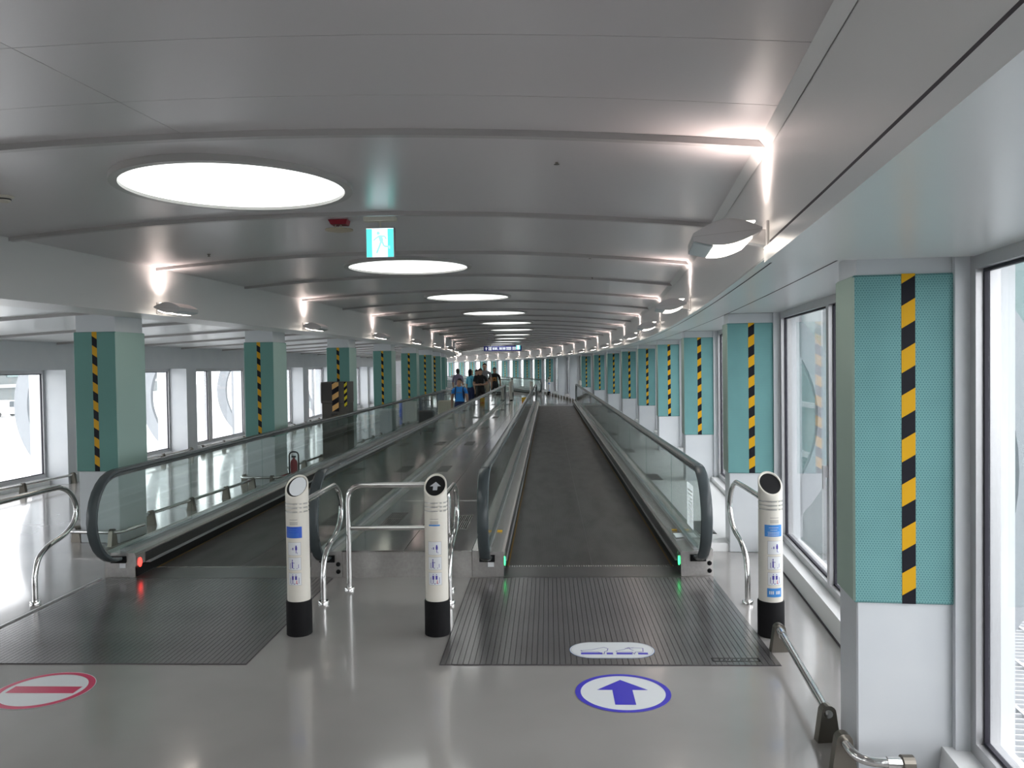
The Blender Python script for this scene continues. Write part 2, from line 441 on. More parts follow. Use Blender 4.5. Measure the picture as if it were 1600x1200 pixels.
# ------------------------------------------------------------------ right wall: beam fascia, soffit, piers, sill
wr = tag(obj('wall_right', None), 'white window wall with beam fascia along the outer curve', 'wall', kind='structure')
m = MB(); sweep(m, [(DR, 2.14), (0.70, 2.14), (0.70, 2.95), (DR, 2.95)], SMIN, SMAX); m.build('fascia', 'beam', wr)
m = MB(); sweep(m, [(DR - 0.026, 2.100), (0.56, 2.100), (0.56, 2.139), (DR - 0.0005, 2.139), (DR - 0.0005, 2.160), (DR - 0.026, 2.160)], SMIN, st(0) - 0.06); m.build('soffit_lip', 'soffit', wr)
m = MB(); sweep(m, [(DR - 0.004, 2.1605), (DR - 0.0005, 2.1605), (DR - 0.0005, 2.190), (DR - 0.004, 2.190)], SMIN, st(0) - 0.06); m.build('soffit_joint', 'joint', wr)  # dark strip colours in the shadow line of the gap above the lip
m = MB(); sweep(m, [(DR + 0.002, 2.134), (0.56, 2.134), (0.56, 2.1395), (DR + 0.002, 2.1395)], st(0) - 0.058, SMAX); m.build('soffit', 'soffit', wr)
for d in (DR + 0.045, 0.01):
    m = MB(); sweep(m, [(d, 2.1325), (d + 0.007, 2.1325), (d + 0.007, 2.1338), (d, 2.1338)], st(0) - 0.05, st(9)); m.build('soffit_joint', 'joint', wr)
for i in range(len(SJ) - 1):
    m = MB(); sweep(m, [(DR - 0.0015, 2.562), (DR - 0.0015, zc(DR) - 0.001), (DR - 0.036, zc(DR - 0.036) - 0.001)], SJ[i], SJ[i+1], 2.0)
    m.build('edge_trim', 'beam', wr)
m = MB(); sweep(m, [(0.345, 0.0), (0.62, 0.0), (0.62, 0.13), (0.36, 0.13)], SMIN, SMAX); m.build('sill', 'sill', wr)
m = MB(); sweep(m, [(0.335, 0.001), (0.346, 0.001), (0.346, 0.006), (0.335, 0.006)], SMIN, SMAX); m.build('sill_joint', 'joint', wr)
for k in range(K0, K1 + 1):
    lo, a = frame_at(st(k), 0)
    MB().box(0.40, 0.62, -0.02, 0.30, 0.0, 2.14).build('pier', 'white', wr, lo, a)

# raised white infill beside the right moving walk, with floor grilles
m = MB(); m.loft([[(1.30, y, z) if q == 0 else (*P((y - YC), 0.345)[:2], z) for q, z in ((0, 0.0), (1, 0.0), (1, 0.075), (0, 0.075))] for y in frange(7.36, 33.4, 1.0)])
infill = m.build('floor_infill', 'sill', wr)
for k in range(7):
    y = 7.75 + 3.6 * k
    g = MB(); g.box(1.36, 1.58, y, y + 0.62, 0.0752, 0.079)
    gr = g.build('vent_grille', 'machine_dark', infill)
    g = MB()
    for q in range(11): g.box(1.37 + q * 0.019, 1.377 + q * 0.019, y + 0.01, y + 0.61, 0.079, 0.084)
    g.build('grille_bars', 'alu', gr)

# ------------------------------------------------------------------ left wall: beam, header, pilasters
wl = tag(obj('wall_left', None), 'white beam and deep window wall along the inner aisle', 'wall', kind='structure')
m = MB(); sweep(m, [(DL, 2.235), (DL, 2.95), (-5.86, 2.95), (-5.86, 2.235)], SMIN, SMAX); m.build('beam', 'beam', wl)
m = MB(); sweep(m, [(-9.15, 1.725), (-9.15, 2.5), (-9.75, 2.5), (-9.75, 1.725)], SMIN, SMAX); m.build('header', 'white', wl)
m = MB(); sweep(m, [(-9.45, 0.0), (-9.45, 0.10), (-9.75, 0.10), (-9.75, 0.0)], SMIN, SMAX); m.build('sill', 'sill', wl)
for k in range(K0, 15):
    lo, a = frame_at(st(k) + 0.40, 0)
    MB().box(-9.75, -9.15, -0.21, 0.21, 0.0, 1.73).build('pilaster', 'white', wl, lo, a)

# walls that close the passage at both ends
m = MB(); a = SMIN; m.loft([[P(s, d, z) for d, z in ((-9.8, -0.2), (0.95, -0.2), (0.95, 2.95), (-9.8, 2.95))] for s in (a - 0.2, a)])
tag(m.build('wall_back', 'white'), 'white wall closing the passage behind the viewer', 'wall', kind='structure')
m = MB(); a = SMAX; m.loft([[P(s, d, z) for d, z in ((-9.8, -0.2), (0.95, -0.2), (0.95, 2.95), (-9.8, 2.95))] for s in (a, a + 0.2)])
tag(m.build('wall_front', 'white'), 'white wall at the far end of the passage', 'wall', kind='structure')

# ------------------------------------------------------------------ windows
WN = [0]
def window(s0, s1, d, z0, z1, side, mull, dbl, label):
    WN[0] += 1
    sm = (s0 + s1) / 2; lo, a = frame_at(sm, d); L = (s1 - s0) / 2 * (RAD + d) / RAD
    w = tag(obj('window_%d' % WN[0], None, None, lo, a), label, 'window', kind='structure')
    fw, fd = 0.055, 0.045
    f = MB()
    f.box(-fd, fd, -L, -L + fw, z0, z1); f.box(-fd, fd, L - fw, L, z0, z1)
    f.box(-fd, fd, -L + fw, L - fw, z0, z0 + fw); f.box(-fd, fd, -L + fw, L - fw, z1 - fw, z1)
    if dbl:
        f.box(-fd, fd, mull - 0.09, mull - 0.02, z0 + fw, z1 - fw); f.box(-fd, fd, mull + 0.02, mull + 0.09, z0 + fw, z1 - fw); hw = 0.09
    else:
        f.box(-fd, fd, mull - 0.035, mull + 0.035, z0 + fw, z1 - fw); hw = 0.035
    f.build('window_frame', 'alu', w)
    for (a0, a1) in ((-L + fw, mull - hw), (mull + hw, L - fw)):
        g = MB(); e = 0.012; i0 = -side * fd * 0.3
        x0, x1 = sorted((i0, i0 + 0.012))
        for (p, q, r_, t) in ((a0, a0 + e, z0 + fw, z1 - fw), (a1 - e, a1, z0 + fw, z1 - fw), (a0 + e, a1 - e, z0 + fw, z0 + fw + e), (a0 + e, a1 - e, z1 - fw - e, z1 - fw)):
            g.box(x0 - 0.004, x1 + 0.004, p, q, r_, t)
        pane = MB().box(-0.004, 0.004, a0 + e * 0.5, a1 - e * 0.5, z0 + fw + e * 0.5, z1 - fw - e * 0.5).build('pane', 'glass_window', w)
        g.build('gasket', 'gasket', pane)
    if side > 0:
        h = MB(); h.box(-fd - 0.02, -fd, mull - 0.012, mull + 0.012, z0 + 0.78, z0 + 0.86); h.box(-fd - 0.035, -fd - 0.02, mull - 0.01, mull + 0.01, z0 + 0.70, z0 + 0.86)
        h.build('window_handle', 'alu', w)
    return w
for k in range(K0, K1):
    if False:   # blank white bays on the far bend
        lo, a = frame_at(st(k), 0); m = MB(); sweep(m, [(0.40, 0.13), (0.55, 0.13), (0.55, 2.14), (0.40, 2.14)], st(k) + 0.30, st(k+1) - 0.02); m.build('wall_panel', 'white', wr); continue
    window(st(k) + 0.30, st(k+1) - 0.02, 0.49, 0.13, 2.105 if k < 0 else 2.134, 1, 0.15, False, 'tall aluminium framed window between teal padded columns on the outer curve')
for k in range(K0, 14):
    window(st(k) + 0.40 + 0.215, st(k+1) + 0.40 - 0.215, -9.55, 0.10, 1.725, -1, -0.25, True, 'low aluminium framed window between deep white pilasters of the aisle')

ORD = ['', 'first', 'second', 'third', 'fourth', 'fifth', 'sixth', 'seventh', 'eighth', 'ninth', 'tenth', 'eleventh', 'twelfth']
# ------------------------------------------------------------------ columns with teal padding
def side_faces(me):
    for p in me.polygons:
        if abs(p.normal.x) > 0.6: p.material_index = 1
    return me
def right_column(k, kind):
    lo, a = frame_at(st(k), 0.018 if k == 0 else 0)
    if kind == 'plain':
        c = thing('column', 'plain white column without padding on the outer curve', 'column', lo, a, 'plain white columns on the far bend')
        MB().box(0.015, 0.405, 0.015, 0.29, 0, 2.134).build('shaft', 'white', c)
        return c
    if k == 0: lab, g = 'white column with teal padding standing beside the bent steel floor rail', None
    elif k == 1: lab, g = 'white column with teal padding standing where the raised white floor starts', None
    elif k < 0: lab, g = 'white column with teal padding behind the viewer', 'padded columns behind the viewer'
    elif k < 9: lab, g = '%s teal padded window column after the one beside the bent floor rail' % ORD[k], 'padded columns along the moving walk windows'
    else: lab, g = 'teal padded window column on the far bend of the passage', 'padded columns on the far bend'
    c = thing('column', lab, 'column', lo, a, g)
    if 'sh' not in CM:
        CM['sh'] = MB().rbox(0.015, 0.405, 0.015, 0.29, 0, 2.134, 0.006).mesh('shaft', 'white')
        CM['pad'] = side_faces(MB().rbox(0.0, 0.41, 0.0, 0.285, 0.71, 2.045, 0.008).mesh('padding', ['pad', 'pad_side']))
        CM['tape'] = MB().box(0.187, 0.239, -0.0015, 0.0, 0.712, 2.046).mesh('hazard_tape', 'tape')
    obj('shaft', CM['sh'], c); p = obj('padding', CM['pad'], c); obj('hazard_tape', CM['tape'], p)
    return c
CM = {}
for k in range(-2, K1 + 1):
    right_column(k, 'plain' if k in (9, 10) else 'pad')
def left_column(k):
    lo, a = frame_at(st(k), DCL)
    if k == 1: lab, g = 'teal padded column beside the rounded rail end with the red lamp', None
    elif k == 2: lab, g = 'teal padded column beside the small red extinguisher', None
    elif k == 3: lab, g = 'teal padded column behind the dark striped cabinet', None
    elif k < 1: lab, g = 'teal padded column between passage and aisle behind the viewer', 'left columns behind the viewer'
    elif k < 8: lab, g = '%s free standing teal padded column after the one by the dark cabinet' % ORD[k - 3], 'left columns along the moving walk'
    else: lab, g = 'teal padded free standing column past the end of the moving walk', 'left columns on the far bend'
    c = thing('column', lab, 'column', lo, a, g)
    if 'lsh' not in CM:
        CM['lsh'] = MB().rbox(-0.435, -0.015, 0.015, 0.485, 0, 2.3, 0.006).mesh('shaft', 'white')
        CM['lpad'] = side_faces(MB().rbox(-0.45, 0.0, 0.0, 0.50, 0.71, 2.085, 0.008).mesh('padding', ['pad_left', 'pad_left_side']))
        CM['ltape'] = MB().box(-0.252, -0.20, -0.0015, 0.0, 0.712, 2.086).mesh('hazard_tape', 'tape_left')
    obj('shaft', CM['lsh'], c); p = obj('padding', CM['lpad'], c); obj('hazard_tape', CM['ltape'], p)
for k in range(-1, 15): left_column(k)

# ------------------------------------------------------------------ wall lamps (lens shaped, light up and down)
def lamp_meshes():
    # profile in (x outwards from the wall, z)
    n = 14; W = 0.265; x0 = 0.045
    top = [(x0 + W * i / n, 0.008 - 0.014 * i / n + 0.046 * math.sin(PI * i / n)) for i in range(n + 1)]
    bot = [(x0 + W * i / n, -0.004 - 0.034 * i / n - 0.034 * math.sin(PI * i / n)) for i in range(n + 1)]
    hl = 0.17
    shell = MB(); shell.smooth = True
    shell.loft([[(x, -hl, z) for x, z in top + bot[::-1]], [(x, hl, z) for x, z in top + bot[::-1]]]); shell.smooth = False
    global SEAM
    SEAM = MB(); zs = lambda i: 0.002 - 0.022 * i / n
    for i in range(n): SEAM._add([(x0 + W * i / n, -hl - 0.0008, zs(i) - 0.001), (x0 + W * (i + 1) / n, -hl - 0.0008, zs(i + 1) - 0.001), (x0 + W * (i + 1) / n, -hl - 0.0008, zs(i + 1) + 0.001), (x0 + W * i / n, -hl - 0.0008, zs(i) + 0.001)], [(0, 1, 2, 3)])
    SEAM._add([(x, -y, z) for x, y, z in SEAM.v], [tuple(f) for f in SEAM.f]); SEAM = SEAM.mesh('shell_seam', 'disc_ring', recalc=False)
    cap = MB(); pts = [(x, z - 0.0015) for x, z in bot[10:]]
    cap.loft([[(x, -hl + 0.003, z), (x, hl - 0.003, z), (x, hl - 0.003, z - 0.006), (x, -hl + 0.003, z - 0.006)] for x, z in pts])
    glow = MB(); pts = [(x, z - 0.0015) for x, z in bot[2:11]]
    glow.loft([[(x, -hl + 0.003, z), (x, hl - 0.003, z), (x, hl - 0.003, z - 0.008), (x, -hl + 0.003, z - 0.008)] for x, z in pts])
    slot = MB().box(0.062, 0.105, -0.10, 0.10, 0.0415, 0.0475)
    plate = MB().rbox(0.0005, 0.012, -0.05, 0.05, -0.055, 0.055, 0.003)
    arm = MB().prism([(0.012, -0.045), (0.012, 0.02), (0.12, 0.03), (0.12, -0.02)], 'y', -0.035, 0.035)
    return shell.mesh('lamp_shell', 'lamp_body'), cap.mesh('end_cap', 'lamp_cap'), glow.mesh('diffuser', 'lamp_glow'), plate.mesh('wall_plate', 'lamp_body'), arm.mesh('arm', 'lamp_body'), slot.mesh('uplight_slot', 'lamp_glow')
LM = lamp_meshes()
up_l = bpy.data.lights.new('lamp_uplight', 'SPOT'); up_l.energy = LAMP_UP; up_l.color = (1.0, 0.82, 0.76)
up_l.spot_size = math.radians(150); up_l.spot_blend = 1.0; up_l.shadow_soft_size = 0.07
def wall_lamp(k, right):
    s = st(k) + 0.02
    d = DR if right else DL
    lo, a = frame_at(s, d, 2.222 if right else 2.30)
    g = 'wall lamps on the ' + ('outer' if right else 'inner') + ' beam'
    lab = 'lens shaped wall lamp throwing light upwards on the %s beam' % ('window side' if right else 'aisle side')
    if right and k == 0: lab, g = 'lens shaped wall lamp above the column beside the bent steel floor rail', None
    elif 0 < k < 10: lab = 'lens shaped wall lamp on the window side beam, %s after the bent floor rail' % ORD[k] if right else 'lens shaped wall lamp on the aisle side beam, %s from the red signal lamp' % ORD[k]
    o = thing('wall_lamp', lab, 'lamp', lo, a + (PI if right else 0.0), g)
    for nm, me in zip(('lamp_shell', 'end_cap', 'diffuser', 'wall_plate', 'arm', 'uplight_slot'), LM): obj(nm, me, o)
    obj('shell_seam', SEAM, o)
    li = bpy.data.objects.new('lamp_uplight', up_l); COL.objects.link(li); li.parent = o
    li.location = (0.10, 0, 0.125); li.rotation_euler = (PI - math.radians(0), 0, 0)
for k in range(-2, K1 + 1): wall_lamp(k, True)
for k in range(-2, 14): wall_lamp(k, False)

# ------------------------------------------------------------------ round ceiling lights
ring_m = MB()
n = 64; ro, ri = 0.665, 0.62
ring_m.smooth = True
ring_m.loft([[((r) * math.cos(2*PI*j/n), (r) * math.sin(2*PI*j/n), z) for (r, z) in ((ro, 0.05), (ro, -0.028), (ri, -0.028), (ri, 0.05))] for j in range(n)] + [[((r), 0, z) for (r, z) in ((ro, 0.05), (ro, -0.028), (ri, -0.028), (ri, 0.05))]], cap=False)
ring_me = ring_m.mesh('ring', 'disc_ring')
disc_me = MB().lathe([(0.001, -0.010), (ri + 0.002, -0.010), (ri + 0.002, 0.0), (0.001, 0.0)], n=64).mesh('diffuser', 'sky_disc')
for k in range(-2, K1):
    lo, a = frame_at(st(k) + 0.99, -3.13, 2.768)
    lab, g = 'round luminous ceiling light in a thin metal ring', 'round ceiling lights'
    if k == 0: lab, g = 'large round luminous ceiling light closest to the running man sign', None
    elif 0 < k < 11: lab = 'round luminous ceiling light, %s one past the running man sign' % ORD[k]
    o = thing('ceiling_light', lab, 'ceiling light', lo, a, g)
    obj('ring', ring_me, o); obj('diffuser', disc_me, o)

# ------------------------------------------------------------------ moving walks
YN, YF = 6.48, 33.55          # front of the newel blocks at both ends
def handrail_path(y0, y1, zc_, r, n=14):
    """outer rail loop in the (y, z) plane: bottom of near end, over the top, bottom of far end"""
    pts = []
    for i in range(n + 1):
        t = -PI/2 - PI * i / n; pts.append((y0 + r * math.cos(t), zc_ + r * math.sin(t)))
    m_ = int((y1 - y0) / 1.5)
    for i in range(1, m_): pts.append((y0 + (y1 - y0) * i / m_, zc_ + r))
    for i in range(n + 1):
        t = PI/2 - PI * i / n; pts.append((y1 + r * math.cos(t), zc_ + r * math.sin(t)))
    return pts
def rail_sweep(mb, path, xc, prof):
    """prof: (x offset, outward offset)"""
    rings = []
    for i, (y, z) in enumerate(path):
        a = path[max(i - 1, 0)]; b = path[min(i + 1, len(path) - 1)]
        ty, tz = b[0] - a[0], b[1] - a[1]; l = math.hypot(ty, tz); ny, nz_ = -tz / l, ty / l
        rings.append([(xc + px, y + ny * pn, z + nz_ * pn) for px, pn in prof])
    mb.smooth = True; mb.loft(rings); mb.smooth = False
    return mb
RC, RR = 0.525, 0.345
YA, YB = 6.45, 33.58
def balustrade(root, xin, side):
    """side -1: balustrade on the left of the belt, +1 on the right; xin = inner face"""
    X = lambda o: xin + side * o
    ya, yb = YN, YF
    b = MB(); b.prism([(X(0.0), 0.095), (X(0.0), 0.185), (X(0.02), 0.195), (X(0.255), 0.217), (X(0.255), 0.0), (X(0.035), 0.0), (X(0.035), 0.095)], 'y', ya, yb)
    base = b.build('balustrade_base', 'steel', root)
    MB().prism([(X(-0.003), 0.10), (X(-0.003), 0.178), (X(0.0), 0.178), (X(0.0), 0.10)], 'y', ya + 0.16, yb - 0.16).build('skirt_panel', 'steel_dark', base)
    MB().prism([(X(-0.012), 0.078), (X(-0.012), 0.098), (X(0.03), 0.098), (X(0.03), 0.078)], 'y', ya + 0.22, yb - 0.22).build('skirt_strip', 'alu', base)
    MB().prism([(X(0.004), 0.004), (X(0.004), 0.078), (X(0.034), 0.078), (X(0.034), 0.004)], 'y', ya + 0.02, yb - 0.02).build('skirt_brush', 'black', base)
    xg = X(0.135)
    ch = MB(); ch.box(xg - 0.022, xg + 0.022, ya + 0.06, yb - 0.06, 0.20, 0.232)
    ch.build('glass_channel', 'rail_guide', base)
    # rounded end plates
    for y, sgn in ((ya, -1), (yb, 1)):
        e = MB(); x0, x1 = sorted((X(0.002), X(0.253)))
        e.box(x0, x1, min(y, y + sgn * 0.006), max(y, y + sgn * 0.006), 0.004, 0.206)
        e.build('end_plate', 'steel', base)
        c = MB(); c.box(xg - 0.062, xg + 0.062, min(y + sgn * 0.006, y + sgn * 0.024), max(y + sgn * 0.006, y + sgn * 0.024), 0.128, 0.182)
        c.build('rail_inlet', 'rubber', base)
    # handrail loop and guide
    path = handrail_path(YA, YB, RC, RR)
    hp = [(-0.04, 0.0), (-0.044, 0.012), (-0.038, 0.025), (-0.02, 0.032), (0.02, 0.032), (0.038, 0.025), (0.044, 0.012), (0.04, 0.0)]
    rail_sweep(MB(), path, xg, hp).build('handrail', 'handrail', root)
    gp = [(-0.018, -0.03), (-0.026, 0.001), (0.026, 0.001), (0.018, -0.03)]
    gpath = [p for p in path if p[1] > 0.21]
    rail_sweep(MB(), gpath, xg, gp).build('rail_guide', 'rail_guide', root)
    # glass panes: curved end panes and 2 m panes between
    r = RR - 0.028; zt = RC + r
    joints = [YA + 1.39 + 2.0 * i for i in range(13)]
    def pane(pts):
        g = MB(); g.prism(pts, 'x', xg - 0.006, xg + 0.006); g.build('glass_pane', 'glass_rail', root)
    zb = 0.232
    def arc(yc, sgn):
        out = []
        for i in range(17):
            t = PI/2 + PI * i / 16
            y, z = yc + sgn * -abs(r * math.cos(t)), RC + r * math.sin(t)
            if z >= zb: out.append((y, z))
        # last point on the channel
        q = math.sqrt(max(r*r - (RC - zb)**2, 0)); out.append((yc - sgn * q, zb)); return out
    pane(arc(YA, 1) + [(joints[0] - 0.003, zb), (joints[0] - 0.003, zt)])
    for i in range(len(joints) - 1):
        pane([(joints[i] + 0.003, zb), (joints[i+1] - 0.003, zb), (joints[i+1] - 0.003, zt), (joints[i] + 0.003, zt)])
    pane(arc(YB, -1) + [(joints[-1] + 0.003, zb), (joints[-1] + 0.003, zt)])
    return base
def tread_strips(parent, x0, x1, y0, y1):
    n = int(round((x1 - x0) / 0.0322)); w = (x1 - x0) / n
    me = MB().box(-w/2 + 0.0014, w/2 - 0.0014, y0, y1, 0.0015, 0.0062).mesh('tread_strip', 'comb')
    for i in range(n): obj('tread_strip', me, parent, (x0 + w * (i + 0.5), 0, 0))
def comb_plate(root, x0, x1, xi0, xi1, y0, y1, sgn):
    """floor plate of fluted strips in front of the belt"""
    p = MB().box(x0, x1, y0, y1, 0.0005, 0.002).build('comb_plate', 'joint', root)
    tread_strips(p, x0 + 0.004, x1 - 0.004, y0 + 0.004, y1 - 0.004)
    # smooth comb carrier between the newels
    ya, yb = (y1, y1 + 0.335) if sgn > 0 else (y0 - 0.335, y0)
    MB().box(xi0 - 0.034, xi1 + 0.034, ya, yb, 0.0, 0.008).build('comb_carrier', 'comb_edge', root)
    t = MB(); yy = yb if sgn > 0 else ya
    nt_ = 70; w = (xi1 - xi0) / nt_
    for i in range(nt_):
        a_ = xi0 + w * (i + 0.25); t.box(a_, a_ + w * 0.5, min(yy, yy + sgn * 0.05), max(yy, yy + sgn * 0.05), 0.0, 0.007)
    t.build('comb_teeth', 'steel', root)
def moving_walk(xi0, xi1, label, group, lamp, px0, px1):
    r = thing('moving_walk', label, 'moving walkway', (0, 0, 0), 0, group)
    MB().box(xi0 + 0.002, xi1 - 0.002, YN + 0.28, YF - 0.28, -0.02, 0.004).build('belt', 'tread', r)
    for x in (xi0 + 0.012, xi1 - 0.024):
        MB().box(x, x + 0.009, YN + 0.3, YF - 0.3, 0.0045, 0.006).build('edge_line', 'edge_yellow', r)
    xm = (xi0 + xi1) / 2 + 0.02
    MB().box(xm - 0.003, xm + 0.003, YN + 0.3, YF - 0.3, 0.0042, 0.0052).build('centre_seam', 'steel_dark', r)
    bl = balustrade(r, xi0, -1); br = balustrade(r, xi1, 1)
    comb_plate(r, px0, px1, xi0, xi1, 4.56, 6.45, 1)
    comb_plate(r, px0, px1, xi0, xi1, YF + 0.03, YF + 1.92, -1)
    # round signal lamps on the inner newel faces
    for base, x, sg in ((bl, xi0, 1), (br, xi1, -1)):
        d = MB(); d.smooth = True
        d.loft([[(x + sg * t, YN + 0.07 + 0.027 * q * math.cos(2*PI*j/20), 0.115 + 0.038 * q * math.sin(2*PI*j/20)) for j in range(20)] for t, q in ((0.0, 1.0), (0.006, 1.0), (0.008, 0.8))])
        if lamp == 'green_lamp' or sg > 0: d.build('signal_lamp', lamp, base)
    # small plate under the inlet, buttons on the outer newel
    MB().box(xi0 - 0.135 + 0.005, xi0 - 0.135 + 0.055, YN - 0.008, YN - 0.006, 0.085, 0.122).build('maker_plate', 'label_white', bl)
    for z in (0.11, 0.05):
        b = MB(); b.smooth = True; xx = xi1 + 0.225
        b.loft([[(xx + q * math.cos(2*PI*j/16), YN - t, z + q * math.sin(2*PI*j/16)) for j in range(16)] for t, q in ((0.005, 0.018), (0.012, 0.018), (0.013, 0.012), (0.02, 0.011))])
        b.build('push_button', 'rubber', br)
    return r, bl, br
XR0, XR1 = -0.372, 1.035
XL0, XL1 = -3.395, -1.94
walk_r, wrl, wrr = moving_walk(XR0, XR1, 'moving walk with green signal lamps and white arrow floor sticker', None, 'green_lamp', -0.639, 1.284)
walk_l, wll, wlr = moving_walk(XL0, XL1, 'moving walk with a red signal lamp carrying people towards the viewer', None, 'red_lamp', -3.635, -1.752)
MB().box(-3.682, -3.662, 4.56, 6.44, 0.0005, 0.010).build('plate_edge', 'alu', walk_l)
# warning stickers of the right hand walk
MB().box(1.075, 1.155, 6.98, 7.13, 0.2045, 0.2145).build('sticker', 'label_white', wrr)
MB().box(1.09, 1.135, 7.28, 7.315, 0.2045, 0.2120).build('sticker', 'yellow', wrr)
MB().box(-0.475, -0.43, 7.28, 7.315, 0.2, 0.2120).build('sticker', 'yellow', wrl)
nb = MB().box(XR1 + 0.1275, XR1 + 0.1285, 6.62, 6.92, 0.34, 0.70).build('glass_notice', 'notice', walk_r)
l_ = MB()
for q in range(9): l_.box(XR1 + 0.1268, XR1 + 0.1274, 6.66, 6.88 - 0.03 * (q % 3), 0.64 - q * 0.032, 0.648 - q * 0.032)
l_.build('notice_print', 'label_grey', nb)

# steel deck between the two walks
dk = tag(MB().box(XL1 + 0.258, XR0 - 0.258, YN + 0.004, YF - 0.004, 0.0, 0.205).build('steel_deck', 'steel'), 'low stainless steel deck with vents between the two moving walks', 'deck')
dx0, dx1 = XL1 + 0.258, XR0 - 0.258
for j, (a, b, pm) in enumerate(((dx0, dx0 + 0.50, 'steel_polished'), (dx0 + 0.503, dx1, 'steel_polished'))):
    y = YN + 0.004; q = 0
    while y < YF - 0.1:
        y2 = min(y + 2.4, YF - 0.004)
        MB().rbox(a + 0.001, b - 0.001, y + 0.001, y2 - 0.001, 0.204, 0.2185, 0.002).build('deck_plate', pm, dk); y = y2
for k in range(7):
    for (xa, xb, y) in ((-1.60, -1.43, 7.50 + 3.83 * k), (-0.92, -0.755, 7.32 + 3.83 * k)):
        if y + 0.7 > YF: continue
        g = MB().box(xa, xb, y, y + 0.66, 0.2186, 0.2200).build('vent_grille', 'black', dk)
        b = MB()
        for q in range(9): b.box(xa + 0.004 + q * (xb - xa - 0.012) / 8, xa + 0.010 + q * (xb - xa - 0.012) / 8, y, y + 0.66, 0.2200, 0.2204)
        for q in range(3): b.box(xa, xb, y + q * 0.325, y + q * 0.325 + 0.01, 0.2200, 0.2228)
        b.build('grille_bars', 'steel', g)

